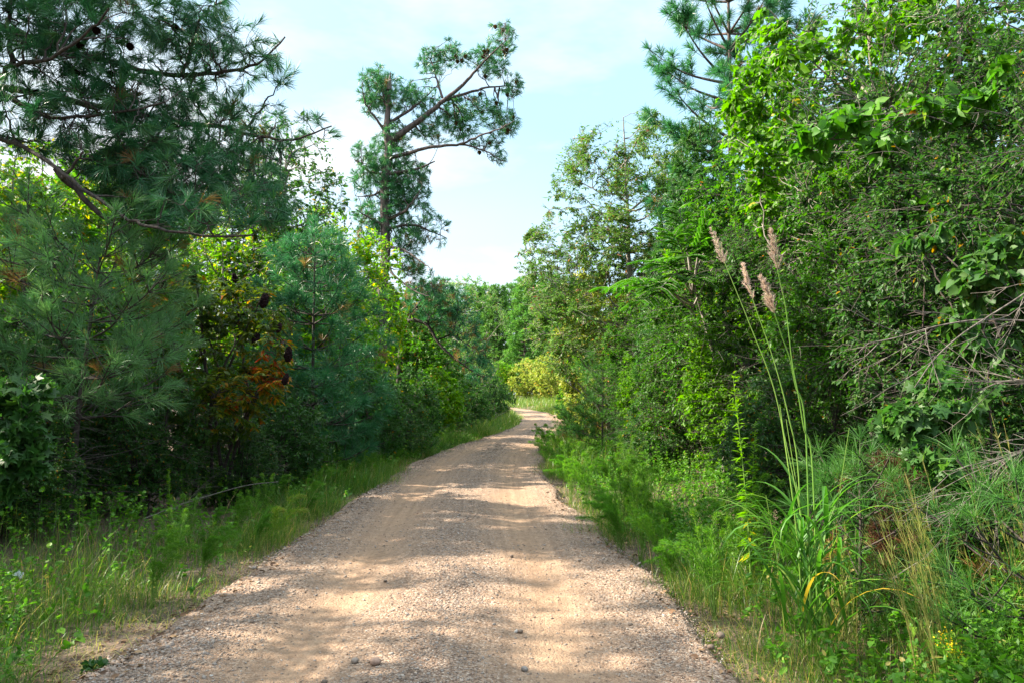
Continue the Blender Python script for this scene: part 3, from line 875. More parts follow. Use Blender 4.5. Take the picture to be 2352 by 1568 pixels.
# ---------------------------------------------------------------- the tall lopsided pine left of the road
def tall_pine():
    rng = np.random.default_rng(42)
    Y0 = 26.0
    b = np.array(gpt(-4.3, Y0))
    v = lambda c: [(686 + x * .5, y * .5) for x, y in c]
    wood, leaf = Geo(), Geo()
    trunk = [np.array([0, 0, -.15])] + pl([(876, 800), (877, 700), (880, 640), (886, 575), (883, 475), (886, 400), (893, 340), (888, 300), (892, 250), (895, 195)], Y0, b)
    TL = smoothline(trunk, 48)
    tr = np.interp(np.linspace(0, 1, 48), [0, .1, .5, .75, .85, 1], [.24, .18, .145, .13, .10, .03])
    tubes(wood, TL[None], tr[None], 12, .5)
    L = [(pl(v([(425, 645), (520, 580), (600, 520), (670, 460), (750, 395), (820, 320), (870, 265), (950, 190)]), Y0, b, Y0 - .8), .115, .014),
         (pl(v([(425, 725), (520, 700), (620, 675), (740, 665), (830, 625), (930, 590), (990, 555)]), Y0, b, Y0 - 1.4), .07, .010),
         (pl(v([(680, 460), (800, 420), (900, 400), (1010, 395)]), Y0 - .3, b, Y0 + .4), .06, .012),
         (pl(v([(660, 450), (635, 370), (620, 300), (580, 240)]), Y0 - .3, b, Y0 - .1), .045, .01),
         (pl(v([(410, 570), (520, 500), (590, 440), (640, 390)]), Y0, b, Y0 + .7), .06, .012),
         (pl(v([(400, 610), (350, 540), (310, 480), (290, 400)]), Y0, b, Y0 - .5), .05, .012),
         (pl(v([(412, 510), (380, 410), (365, 310)]), Y0, b, Y0 + .2), .05, .012),
         (pl(v([(740, 665), (850, 690), (900, 720), (960, 745)]), Y0 - .7, b, Y0 - 1.0), .035, .01),
         (pl(v([(400, 1010), (480, 975), (520, 930), (570, 850)]), Y0, b, Y0 - .6), .07, .012),
         (pl(v([(405, 1050), (520, 1035), (600, 1060), (680, 1095)]), Y0, b, Y0 + .5), .06, .012),
         (pl(v([(395, 1035), (320, 1000), (260, 960)]), Y0, b, Y0 - .5), .05, .012),
         (pl(v([(400, 800), (320, 785), (255, 735)]), Y0, b, Y0 + .3), .05, .012),
         (pl(v([(400, 870), (330, 900), (260, 900)]), Y0, b, Y0 + .5), .045, .012),
         (pl(v([(405, 850), (470, 800), (540, 800), (600, 830)]), Y0, b, Y0 + .9), .05, .012),
         (pl(v([(395, 1130), (480, 1150), (560, 1200), (610, 1240)]), Y0, b, Y0 - 1.2), .05, .012),
         (pl(v([(395, 1160), (430, 1250), (520, 1330), (600, 1360)]), Y0, b, Y0 - 1.0), .05, .012),
         (pl(v([(385, 1100), (330, 1120), (290, 1090)]), Y0, b, Y0 - .7), .04, .012)]
    ells = [(350, 390, 75, 95), (450, 430, 100, 80), (350, 480, 60, 60), (610, 320, 70, 95), (700, 250, 60, 50), (930, 180, 70, 70), (860, 290, 100, 60), (980, 400, 55, 45), (560, 440, 80, 70),
            (790, 520, 150, 75), (950, 555, 60, 70), (640, 590, 130, 70), (850, 655, 110, 30), (930, 735, 50, 18), (420, 800, 100, 70), (300, 715, 50, 55), (520, 860, 85, 75), (300, 950, 50, 80),
            (290, 830, 50, 50), (560, 1010, 80, 75), (645, 1060, 50, 70), (330, 1070, 60, 60), (490, 1080, 100, 75), (530, 1220, 80, 50), (570, 1340, 90, 55), (460, 950, 60, 60), (390, 660, 60, 60), (370, 760, 70, 60), (440, 900, 80, 70), (380, 1000, 60, 70), (440, 620, 60, 60), (470, 720, 70, 40), (560, 800, 50, 40)]
    ells = [pe(686 + x * .5, y * .5, rx * .56, ry_ * .56, Y0 + .35, .9, b) for x, y, rx, ry_ in ells]
    PL = skeleton(rng, wood, L, ells, 220, 2600, (.024, .007), (.008, .004), .04, -.05, .10, 7, 4, -.9, 1.5, 1.6, .55, .3, 0)
    cen = PL.mean(1)
    low = cen[:, 2] < (at(900, 520, Y0) - b)[2]
    tufted(rng, leaf, PL[~low], 26, .19, .012, (.05, .9), .20, .62, .01)
    tufted(rng, leaf, PL[low], 26, .19, .012, (.15, .95), .20, .62, .12)
    # the snapped bare limb, the dead top and peeling splinters of the trunk
    for pts, r0_, r1_ in ((pl(v([(410, 800), (540, 778), (625, 742)]), Y0, b, Y0 - .6), .06, .02),):
        tubes(wood, smoothline(pts, 10)[None], np.linspace(r0_, r1_, 10)[None], 6, .4)
    t = thing('pine_tree', 'tall lopsided pine with one big limb reaching right against the sky', 'tree', tuple(b))
    link('trunk', wood.mesh('tall_pine_wood', M['pine_bark'], True), t)
    link('crown', leaf.mesh('tall_pine_needles', M['needle']), t)
    snag = Geo()
    tubes(snag, smoothline(pl(v([(418, 420), (420, 385), (424, 340)]), Y0, b), 6)[None] + np.array([[[0, -.1, 0]]]), np.linspace(.10, .02, 6)[None], 7, .5)
    so = link('broken_snag', snag.mesh('broken_snag', M['pale_twig'], True), t)
    so['label'] = 'grey weathered broken top standing in the needles'
    cm = cone_mesh('pine_cone', .12, .05, 'litter_leaf')
    r2 = np.random.default_rng(9)
    sel = r2.choice(np.nonzero(PL[:, -1, 0] > 2.2)[0], 44, replace=False)
    for i in sel:
        o = link('pine_cone', cm, t, tuple(PL[i, 2]), r2.uniform(0, 6)); o.scale = (1.2, 1.2, 1.2)
tall_pine()

# ---------------------------------------------------------------- the big pine whose limbs hang in from the left
def overhanging_pine():
    rng = np.random.default_rng(17)
    Y0 = 9.6
    b = np.array(gpt(-7.4, Y0))
    wood, leaf = Geo(), Geo()
    TL = smoothline([(0, 0, -.2), (.05, 0, 2.5), (-.02, .1, 5.5), (.15, .1, 9), (.1, 0, 12.5)], 40)
    tubes(wood, TL[None], np.linspace(.25, .05, 40)[None], 12, .5)
    def limb(pts, Ya, Yb, z, r0_, r1_):
        P = pl(pts, Ya, b, Yb)
        return ([TL[int(min(39, z / 12.5 * 39))]] + P, r0_, r1_)
    L = [limb([(-90, 230), (0, 175), (30, 147), (115, 135), (190, 85), (250, 20)], 9.3, 8.2, 4.0, .04, .010),
         ([p for p in pl([(30, 147), (20, 75), (22, -20), (30, -90)], 9.1, b, 9.0)], .035, .012),
         limb([(-90, 240), (0, 215), (60, 245), (120, 270), (250, 265), (380, 235)], 9.4, 9.0, 4.3, .042, .01),
         limb([(-120, 260), (0, 318), (50, 335), (130, 388), (230, 460), (310, 510), (370, 525), (480, 545), (580, 540)], 9.2, 7.9, 5.0, .034, .010),
         ([p for p in pl([(130, 388), (160, 420), (240, 500), (300, 550), (372, 592)], 9.0, b, 9.4)], .045, .014),
         limb([(-60, 60), (120, 110), (300, 155), (420, 175), (520, 165), (600, 140), (655, 85)], 10.2, 10.0, 5.6, .055, .010),
         ([p for p in pl([(280, 160), (280, 270), (330, 300), (400, 360), (440, 385)], 10.0, b, 9.7)], .04, .01),
         limb([(-60, 200), (200, 240), (400, 280), (520, 295), (600, 315), (680, 318), (762, 290)], 10.4, 10.6, 5.3, .055, .009),
         ([p for p in pl([(250, 345), (350, 400), (410, 450), (500, 455)], 9.3, b, 8.9)], .035, .01),
         ([p for p in pl([(560, 300), (600, 250), (640, 195)], 10.5, b, 10.3)], .02, .007),
         ([p for p in pl([(130, 388), (145, 410), (170, 380), (190, 350)], 9.0, b, 8.8)], .03, .012),
         ([p for p in pl([(420, 175), (440, 100), (470, 30), (520, -20)], 10.1, b, 9.9)], .03, .008),
         limb([(-60, -60), (80, -40), (250, -80), (420, -90)], 9.8, 9.5, 6.5, .06, .01),
         limb([(-300, 100), (-420, 40), (-520, -30)], 9.6, 8.5, 4.5, .06, .01),
         limb([(-300, 260), (-380, 240), (-480, 200)], 10.6, 12.0, 4.8, .06, .01),
         limb([(-250, -300), (-50, -380), (100, -430)], 9.6, 9.0, 8.0, .06, .01),
         limb([(-350, -350), (-450, -430), (-560, -480)], 9.6, 10.5, 8.4, .06, .01),
         limb([(-230, -500), (-150, -640), (-60, -700)], 9.6, 10.5, 10.0, .05, .01)]
    E = [(60, 40, 105, 85, 9.2), (180, 60, 100, 75, 9.0), (100, 150, 125, 65, 9.2), (300, 40, 90, 60, 9.3), (270, 160, 110, 70, 9.4), (420, 60, 90, 55, 9.9), (430, 150, 90, 50, 10), (560, 130, 70, 40, 10),
         (630, 115, 35, 45, 10), (650, 190, 22, 25, 10.3), (480, 240, 100, 45, 10.3), (560, 285, 70, 35, 10.4), (650, 275, 70, 32, 10.5), (735, 285, 30, 28, 10.6), (330, 235, 130, 55, 9.6), (200, 250, 140, 45, 9.3),
         (370, 345, 120, 55, 9.6), (455, 415, 105, 55, 9.2), (320, 330, 90, 45, 9.4), (510, 500, 95, 40, 8.3), (420, 500, 70, 35, 8.5), (40, 220, 80, 45, 9.3), (150, -60, 300, 60, 9.6), (520, 10, 35, 28, 9.9), (480, 60, 60, 50, 9.9), (380, 430, 160, 60, 9.4), (540, 400, 80, 60, 9.8), (590, 470, 70, 45, 9.0), (600, 350, 80, 40, 10.3), (560, 400, 90, 60, 10.2), (450, 330, 110, 55, 10.0), (620, 440, 60, 50, 9.9), (300, 420, 110, 50, 9.6), (400, 480, 120, 45, 9.3), (250, 370, 100, 40, 9.6), (80, 300, 110, 50, 9.2),
         (-430, 60, 130, 70, 9), (-420, 220, 110, 60, 11), (0, -380, 200, 100, 9.4), (-480, -420, 150, 100, 10.2), (-100, -660, 200, 110, 10), (-300, -560, 200, 120, 9.2), (-120, -300, 180, 90, 8.6), (-350, -250, 160, 90, 9)]
    E = [pe(x, y, rx, ry_, Y, .75, b) for x, y, rx, ry_, Y in E]
    PL = skeleton(rng, wood, L, E, 440, 4600, (.016, .005), (.005, .0025), .02, .02, .11, 7, 3, -9, 1.7, 1.5, .5, .3, 0)
    # fine dead twigs hanging among the needles
    E2 = [pe(x, y, rx, ry_, Y, .5, b) for x, y, rx, ry_, Y in ((250, 310, 180, 60, 9.3), (420, 300, 150, 60, 9.7), (420, 430, 120, 50, 9.0), (160, 340, 120, 50, 9.1), (480, 150, 100, 60, 10))]
    S = np.concatenate([PL[:, 0], PL[:, 1]]); T = env(rng, E2, 420, 8)
    P2, R2 = connect(rng, S, np.full(len(S), .006), T, 6, .005, .0015, -.05, .16, .2, .9)
    tubes(wood, P2, R2, 3, .3)
    tip = PL[:, -1] + b
    keep = rng.uniform(0, 1, len(PL)) < np.where(tip[:, 2] < 4.0, .95, np.interp(tip[:, 0], [-4.8, -3.6, -2.4], [.85, .58, .62]))
    tufted(rng, leaf, PL[keep], 44, .18, .0054, (.0, .95), .30, .5, .015)
    t = thing('pine_tree', 'big pine with long needled limbs hanging in from the left over the verge', 'tree', tuple(b))
    link('trunk', wood.mesh('overhanging_pine_wood', M['dark_bark'], True), t)
    link('crown', leaf.mesh('overhanging_pine_needles', M['needle']), t)
    cm = cone_mesh('pine_cone', .085, .042, 'seed_head', 2)
    for px, py, Y in ((218, 70, 8.7), (172, 73, 8.8), (245, 143, 9.0), (163, 172, 9.1), (65, 200, 9.2), (385, 265, 9.4), (300, 90, 9.2), (95, 118, 9.1), (22, 30, 9.0), (395, 45, 9.7)):
        q_ = PL[:, 2]; w0 = at(px, py, Y) - b
        link('pine_cone', cm, t, tuple(q_[np.linalg.norm(q_ - w0, axis=1).argmin()]))
overhanging_pine()

# ---------------------------------------------------------------- young pines
YP = pine_meshes('young_pine', 51, 3.05, 1.35, .40, .045, 9, 4, 13, 62, .21, .0038, 'bright_needle', 'dark_bark', .55, .62, (.15, .95), .025, .34, .52, (.25, 0), 40)
make('pine_tree', 'young pine with needles coloured pale as if sunlit on a thin dark trunk, front left', 'tree', YP, gpt(-4.95, 9.0), 'young pines left of the road')
YP2 = pine_meshes('young_pine_slim', 52, 4.3, .6, .25, .04, 10, 4, 5, 36, .20, .005, 'bright_needle', 'dark_bark', .7, .7, (.0, .8), .04, .3, .55)
make('pine_tree', 'slim young pine with an upright leader behind the front left pine', 'tree', YP2, gpt(-6.9, 11.2), 'young pines left of the road')
YP3 = pine_meshes('soft_pine', 53, 4.6, 1.5, .08, .05, 13, 6, 11, 52, .24, .007, 'needle', 'dark_bark', .4, .75, (.1, .7), .03)
make('pine_tree', 'dense soft blue-green pine behind the red sumac', 'tree', YP3, gpt(-3.95, 15.8), 'young pines left of the road', 1.0, 1.05)
SP = pine_meshes('pine_sapling', 54, 2.0, .62, .03, .025, 9, 5, 5, 46, .2, .006, 'green_needle', 'dark_bark', .8, .6, (.2, .8), .02)
sap = make('pine_sapling', 'tallest bright green pine sapling on the right verge near the bend', 'young tree', SP, gpt(2.45, 21.5), 'pine saplings on the right verge', 0, 1.15)
for x, y, s, lab in ((2.1, 25.5, .95, 'pale green pine sapling beyond the tallest one at the road edge by the bend'), (3.0, 18.8, .8, 'short dark pine sapling in the weeds in front of the tallest one'),
                     (2.75, 29.0, 1.2, 'far pine sapling under the bronze oak at the bend')):
    dup(sap, gpt(x, y), y * 2, s, lab)
SG = pine_meshes('grassy_pine', 55, 1.15, .5, .02, .018, 6, 5, 4, 50, .22, .0028, 'green_needle', 'dark_bark', .7, .5, (.15, .8), .05)
gs = make('pine_sapling', 'grassy pine seedling with browned lower needles at the right edge', 'young tree', SG, gpt(3.02, 4.75), 'pine seedlings in the right foreground', 0, .95)
dup(gs, gpt(2.55, 5.9), 2, .95, 'soft green pine seedling behind the plume grass clump')
BR = pine_meshes('dead_pine', 56, 1.5, .34, .04, .02, 8, 5, 5, 60, .16, .004, 'brown_needle', 'dark_bark', .6, .5, (.0, .9), 0, .3)
make('dead_sapling', 'dead sapling with rust-brown needles behind the tall straw grasses', 'dead tree', BR, gpt(2.95, 5.95), None, 0, .72)

# ---------------------------------------------------------------- sumac with red and orange leaves
def sumac():
    rng = np.random.default_rng(61)
    Y0 = 11.6
    b = np.array(gpt(-4.35, Y0))
    wood, leaf = Geo(), Geo()
    tops = [(330, 640, 11.6), (390, 600, 11.9), (450, 640, 11.2), (540, 640, 11.8), (605, 680, 11.4), (655, 790, 11.2), (600, 880, 10.9), (500, 900, 10.8), (400, 760, 11.0), (560, 760, 11.0), (480, 780, 11.6)]
    L = []
    for px, py, Y in tops:
        e = at(px, py, Y) - b
        s = np.array([rng.uniform(-.5, .5), rng.uniform(-.3, .3), -.05])
        L.append(([s, s + (e - s) * np.array([.25, .25, .45]), s + (e - s) * np.array([.7, .7, .8]), e], .028, .012))
    E = [pe(x, y, rx, ry_, Y, .7, b) for x, y, rx, ry_, Y in ((370, 660, 80, 60, 11.6), (460, 690, 100, 60, 11.5), (560, 710, 90, 70, 11.4), (620, 800, 55, 90, 11.2), (560, 890, 100, 60, 11.0), (440, 800, 90, 80, 11.3), (500, 960, 110, 60, 11), (610, 880, 50, 50, 11))]
    PL = skeleton(rng, wood, L, E, 60, 520, (.014, .006), (.004, .002), .1, .06, .12, 6, 6, -9, 1.5, None, .55)
    # compound leaves: leaflets in two ranks along each midrib
    n, k, _ = PL.shape
    per = 15
    m = n * per
    i = np.repeat(np.arange(n), per); u = np.tile(np.linspace(.15, 1, per), n) * (k - 1)
    a = np.minimum(u.astype(int), k - 2); t_ = (u - a)[:, None]
    P = PL[i, a] * (1 - t_) + PL[i, a + 1] * t_
    T = unit(PL[i, a + 1] - PL[i, a])
    upv = np.array([0, 0, 1.0])
    side = unit(np.cross(T, upv)) * np.where(np.arange(m) % 2, 1, -1)[:, None]
    Dv = T * .45 + side + upv * rng.uniform(-.75, -.1, (m, 1)) + rng.normal(0, .15, (m, 3))
    W_ = P + b
    def near(px, py, Y, r):
        return np.exp(-(np.linalg.norm((W_ - at(px, py, Y)) * np.array([1, .4, 1]), axis=1) / r) ** 2)
    hot = .8 * near(620, 875, 11.0, .34) + .65 * near(530, 910, 11, .28) + .5 * near(385, 650, 11.5, .24) + .4 * near(615, 790, 11.2, .25)
    tn = np.clip(rng.uniform(0, .42, m) + hot * rng.uniform(.2, 1.0, m) + (rng.uniform(0, 1, n)[i] < .16) * rng.uniform(0, .5, m), 0, 1)
    leaves(leaf, P, Dv, np.tile(upv, (m, 1)) + rng.normal(0, .35, (m, 3)), .10 * np.exp(rng.normal(0, .2, m)), 'slim', tn, 1.35)
    t = thing('sumac_shrub', 'sumac with red and orange leaves and dark seed heads beside the front left pine', 'shrub', tuple(b))
    link('trunk', wood.mesh('sumac_wood', M['dark_bark'], True), t)
    link('foliage', leaf.mesh('sumac_leaves', M['sumac_leaf']), t)
    # seed heads: upright knobbly spikes
    g = Geo(); r = np.random.default_rng(3)
    Q = r.normal(0, 1, (420, 3)); Q = unit(Q) * r.uniform(.55, 1, (420, 1)) * np.array([.07, .07, .12])
    Q[:, :2] *= (1.1 - .5 * (Q[:, 2:] + .12) / .24)
    stones(g, Q, np.full(420, .035), r, r.uniform(0, 1, 420), 1.0)
    hm = g.mesh('seed_head', M['seed_head'])
    for px, py, Y, s in ((607, 690, 11.0, 1.1), (588, 779, 10.8, .95), (662, 812, 10.9, 1.05), (656, 869, 10.8, .8), (641, 753, 11, .7), (387, 602, 11.6, .8), (327, 607, 11.4, .8), (445, 632, 11.0, .8), (375, 657, 11.1, .9), (540, 640, 11.5, .8)):
        o = link('seed_head', hm, t, tuple(at(px, py, Y) - b)); o.scale = (s * .78, s * .78, s * .85); o.rotation_euler = (r.uniform(-.4, .4), r.uniform(-.4, .4), r.uniform(0, 6))
sumac()

# ---------------------------------------------------------------- shrub and tree kinds
SH = {}
SH['dark'] = shrub_meshes('dark_shrub', 101, 2.9, 1.5, L=.065, lm='dark_leaf', n2=1100, per=20, tint=(.05, .7, .01), stems=9)
SH['dark2'] = shrub_meshes('dark_shrub_b', 102, 2.2, 1.5, L=.05, shape='diamond', lm='dark_leaf', n2=1300, per=20, tint=(.1, .85, .02), stems=9)
SH['mid'] = shrub_meshes('mid_shrub', 103, 3.4, 1.5, L=.075, lm='mid_leaf', n2=1000, per=20, tint=(.05, .7, .04), stems=8)
SH['bright'] = shrub_meshes('bright_shrub', 104, 3.2, 1.4, L=.09, shape='star', lm='bright_leaf', n2=700, per=16, tint=(.05, .75, .05), stems=7)
SH['yellow'] = shrub_meshes('yellow_shrub', 105, 3.6, 1.7, L=.10, lm='yellow_leaf', n2=750, per=14, tint=(.0, .8, .06), stems=8)
TR = {}
TR['sweetgum'] = tree_meshes('sweetgum', 111, 7.0, 2.1, .12, .10, limbs=10, n2=1300, per=16, L=.12, shape='star', lm='mid_leaf', tint=(.1, .8, .06))
TR['yellowing'] = tree_meshes('yellowing_tree', 112, 7.0, 2.2, .10, .10, limbs=11, n2=1300, per=16, L=.10, shape='oval', lm='bright_leaf', tint=(.1, .8, .14))
TR['dark'] = tree_meshes('dark_tree', 113, 7.5, 2.2, .10, .12, limbs=11, n2=1500, per=18, L=.09, shape='oval', lm='dark_leaf', tint=(.1, .8, .02))
TR['thin'] = tree_meshes('thin_tree', 114, 8.2, 1.9, .25, .11, limbs=10, n2=1300, per=13, L=.075, shape='oval', lm='dark_leaf', tint=(.1, .85, .05), thr=-.25, f=1.6)
TR['airy'] = tree_meshes('airy_tree', 115, 7.0, 2.3, .05, .08, limbs=16, n1=130, n2=1700, per=14, L=.085, shape='slim', lm='bronze_leaf', tint=(.0, .62, .05), thr=-.55, f=1.2, wid=1.3)
FP = pine_meshes('far_pine', 116, 14.0, 2.6, .10, .2, 60, 3, 10, 14, .5, .06, 'green_needle', 'pine_bark', .35, .75, (.4, .95), .0, .5, .9)  # needle tint raised, sunlight on the far wood put into the colour

# left side, front to back
lefts = [
 ('shrub', 'dark', -5.9, 7.6, .60, 'low dark leafy shrub at the left edge of the photo below the young pine'),
 ('shrub', 'dark2', -5.6, 10.6, .75, 'dark small-leaved shrub behind the trunk of the front left pine'),
 ('shrub', 'dark', -3.9, 13.4, .62, 'low shady shrub right of the sumac at the grass edge'),
 ('shrub', 'mid', -6.6, 13.4, 1.0, 'mid green shrub behind the sumac on its left'),
 ('shrub', 'dark', -3.75, 18.3, .85, 'dark shrub between the soft blue-green pine and the tall pine'),
 ('shrub', 'dark2', -3.2, 20.8, .80, 'low dark shrub on the grass edge before the tall pine'),
 ('shrub', 'bright', -4.9, 19.8, 1.35, 'bright star-leaved bush behind the soft blue-green pine'),
 ('tree', 'yellowing', -5.0, 22.5, .98, 'yellow-green young tree just left of the tall pine'),
 ('shrub', 'dark', -3.3, 24.2, .85, 'dark bush at the foot of the tall pine'),
 ('shrub', 'bright', -2.75, 27.2, .80, 'bright yellow-green bush right of the tall pine trunk'),
 ('shrub', 'dark2', -2.7, 30.0, .95, 'dark rounded bush beyond the bright yellow-green one'),
 ('shrub', 'dark', -2.0, 34.5, .85, 'dark bush at the left road edge before the bend'),
 ('shrub', 'mid', -3.4, 31.5, 1.15, 'mid green bush behind the dark rounded bush'),
 ('tree', 'airy', -2.3, 39.0, 1.05, 'airy bronze-green tree with a see-through top at the bend'),
 ('shrub', 'dark', -1.6, 41.0, 1.0, 'dark thicket under the airy tree on the inside of the bend'),
 ('shrub', 'dark2', -1.3, 45.5, 1.1, 'dark leafy bush hiding the far end of the road'),
 ('tree', 'thin', -5.7, 19.8, 1.06, 'thin-leaved dark tree standing out at the skyline behind the needled limbs'),
 ('tree', 'sweetgum', -7.8, 15.0, .86, 'star-leaved tree behind the hanging pine limbs'),
 ('tree', 'yellowing', -9.6, 16.0, .92, 'yellowing tree far left, seen through the hanging pine limbs'),
 ('tree', 'yellowing', -6.6, 18.0, .80, 'yellow-green round-crowned tree behind the sumac'),
 ('tree', 'sweetgum', -12.5, 18.0, .95, 'star-leaved tree deep in the wood at the left edge'),
 ('tree', 'dark', -8.6, 21.0, .85, 'dark tree deep in the wood left of the thin-leaved one'),
 ('tree', 'dark', -5.4, 27.0, .80, 'dark tree behind the tall pine on its left'),
 ('tree', 'sweetgum', -4.4, 33.0, .85, 'star-leaved tree behind the tall pine on its right'),
 ('tree', 'dark', -4.0, 44.0, .95, 'dark tree behind the airy tree at the bend'),
 ('tree', 'yellowing', -8.0, 12.6, .78, 'low yellowing tree beside the slim young pine'),
 ('shrub', 'mid', -7.5, 9.6, .9, 'mid green shrub at the left edge behind the young pine'),
 ('shrub', 'dark2', -5.2, 15.2, 1.0, 'dark small-leaved shrub between the sumac and the soft blue-green pine'),
 ('tree', 'yellowing', -6.1, 21.3, .92, 'yellow-green tree between the thin-leaved one and the tall pine'),
 ('shrub', 'dark', -9.0, 12.0, 1.0, 'dark shrub in the wood at the left edge of the photo'),
 ('shrub', 'dark2', -7.2, 24.5, 1.2, 'dark small-leaved shrub deep behind the yellow-green tree'),
]
first = {}
def place(kind, var, x, y, s, lab, group, rz):
    key = (kind, var)
    meshes = (SH if kind == 'shrub' else TR)[var]
    nm = {'shrub': 'leafy_shrub', 'tree': 'broadleaf_tree'}[kind]
    if key not in first:
        first[key] = make(nm, lab, kind, meshes, gpt(x, y), group, rz, s, ('trunk', 'foliage') if kind == 'shrub' else ('trunk', 'crown'))
        return first[key]
    return dup(first[key], gpt(x, y), rz, s, lab, group)
for k_, (kind, var, x, y, s, lab) in enumerate(lefts):
    place(kind, var, x, y, s, lab, 'shrubs left of the road' if kind == 'shrub' else 'trees left of the road', k_ * 2.4)

for k_, (var, x, y, s, lab) in enumerate([('thin', -7.2, 4.2, 1.1, 'thin-leaved tree beside the camera, outside the left edge of the photo, shading the near road'),
                                       ('airy', -10.2, 6.6, 1.3, 'tall airy tree outside the left edge of the photo behind the big pine trunk'),
                                       ('airy', -7.6, .2, 1.1, 'airy tree level with the camera on the left of the road'),
                                       ('thin', -10.9, 10.4, 1.3, 'thin-leaved tree outside the left edge of the photo, behind the big pine'),
                                       ('thin', -11.4, 2.6, 1.3, 'thin-leaved tree level with the camera deep in the left-hand wood')]):
    place('tree', var, x, y, s, lab, 'trees left of the road', k_ * 1.7)

# leaning pine bough right of the tall pine
def leaning_pine():
    rng = np.random.default_rng(71)
    Y0 = 30.5
    b = np.array(gpt(-4.4, Y0))
    wood, leaf = Geo(), Geo()
    L = [([np.array([0, 0, -.1])] + pl([(915, 900), (920, 800), (935, 740), (980, 745), (1010, 790), (1060, 835), (1110, 865)], Y0, b, Y0 - 1), .12, .02),
         (pl([(935, 740), (960, 700), (1000, 660), (1020, 640)], Y0, b, Y0 - .5), .06, .015),
         (pl([(1005, 780), (1040, 770), (1070, 790), (1090, 800)], Y0 - .5, b, Y0 - 1), .035, .012)]
    E = [pe(x, y, rx, ry_, Y0 - .5, .9, b) for x, y, rx, ry_ in ((1000, 670, 50, 35), (960, 690, 40, 35), (1050, 740, 60, 35), (1080, 800, 50, 35), (1010, 720, 50, 30), (1100, 850, 40, 25), (1040, 690, 45, 35))]
    PL = skeleton(rng, wood, L, E, 50, 480, (.025, .008), (.01, .005), .04, 0, .1, 7, 4, -9, 1.5, 1.6, .6, .3, 0)
    tufted(rng, leaf, PL, 24, .22, .016, (.0, .8), .24, .8, .12)
    make('pine_tree', 'leaning pine with browning needles and a drooping bare bough beside the airy tree', 'tree', (wood.mesh('leaning_pine_wood', M['dark_bark'], True), leaf.mesh('leaning_pine_needles', M['needle'])), tuple(b))
leaning_pine()

# ---------------------------------------------------------------- right side
def right_pine():
    me = pine_meshes('right_pine', 81, 12.5, 2.1, .30, .14, 13, 5, 15, 80, .26, .011, 'needle', 'pine_bark', .75, .65, (.1, .85), .02, .26, .75)
    make('pine_tree', 'pine with separate bushy tufts against the sky above the right-hand trees', 'tree', me, gpt(5.1, 18.2))
right_pine()
BO = tree_meshes('bronze_oak', 82, 10.4, 2.3, .06, .13, ells=[(0, 0, 7.6, 1.9, 1.9, 2.6), (-.9, 0, 5.2, 2.0, 1.8, 2.0), (-.6, -.4, 3.4, 2.1, 1.6, 1.6), (.6, 0, 6.0, 1.8, 1.8, 2.6), (-1.9, 0, 4.3, .9, .8, .5), (-1.5, 0, 6.4, .7, .7, .9), (-1.7, 0, 7.3, .5, .5, .35), (0, 0, 9.5, .7, .7, .8), (-.5, 0, 8.6, 1.0, 1.0, .9)],
                 limbs=22, n1=150, n2=4200, per=18, L=.078, shape='slim', lm='bronze_leaf', tint=(.05, .68, .06), thr=-.55, f=1.5, wid=1.35, maxlen2=1.0)
make('broadleaf_tree', 'tall loose oak with bronze-tinged leaves against the sky at the right of the bend', 'tree', BO, gpt(3.35, 23.5), 'trees right of the road', 0, (1.15, 1.1, 1.0))
YO = tree_meshes('sunlit_oak', 83, 6.2, 1.9, .04, .09, limbs=16, n1=110, n2=2200, per=18, L=.10, shape='slim', lm='yellow_leaf', tint=(.0, .8, .04), thr=-.7, f=1.5, wid=1.4)
make('broadleaf_tree', 'sunlit yellow-green young oak at the right road edge before the bend', 'tree', YO, gpt(3.0, 24.6), 'trees right of the road', 0, .95)
def cedar():
    rng = np.random.default_rng(84)
    wood, leaf = Geo(), Geo()
    h = 7.6
    tl = smoothline([(0, 0, -.1), (.05, 0, 3), (0, .05, h)], 30)
    limbs = [([p for p in tl[::4]], .09, .01)]
    ells = [(0, 0, h * .84, .62, .62, h * .16), (0, 0, h * .66, 1.0, 1.0, h * .2), (0, 0, h * .45, 1.3, 1.3, h * .25), (0, 0, h * .28, 1.5, 1.5, h * .22)]
    PL = skeleton(rng, wood, limbs, ells, 260, 4600, (.02, .006), (.006, .003), .02, .02, .08, 7, 2, -9, 1.6, None, .5)
    n, k, _ = PL.shape; per = 28; m = n * per
    i = np.repeat(np.arange(n), per); u = rng.uniform(.1, 1, m) * (k - 1); a = np.minimum(u.astype(int), k - 2)
    P = PL[i, a] + (PL[i, a + 1] - PL[i, a]) * (u - a)[:, None]
    Dv = unit(PL[i, a + 1] - PL[i, a]) * .8 + rng.normal(0, .5, (m, 3)) + np.array([0, 0, .25])
    needles(leaf, P, Dv, .10 * rng.uniform(.6, 1.2, m), .016, np.clip(rng.uniform(0, 1, n)[i] * .6 + rng.uniform(0, .4, m), 0, 1), rng)
    return wood.mesh('cedar_wood', M['dark_bark'], True), leaf.mesh('cedar_leaves', M['cedar_leaf'])
CE = cedar()
make('cedar_tree', 'soft feathery green cedar between the bronze oak and the leafy wall on the right', 'tree', CE, gpt(3.95, 16.4), None, 0, 1.0)

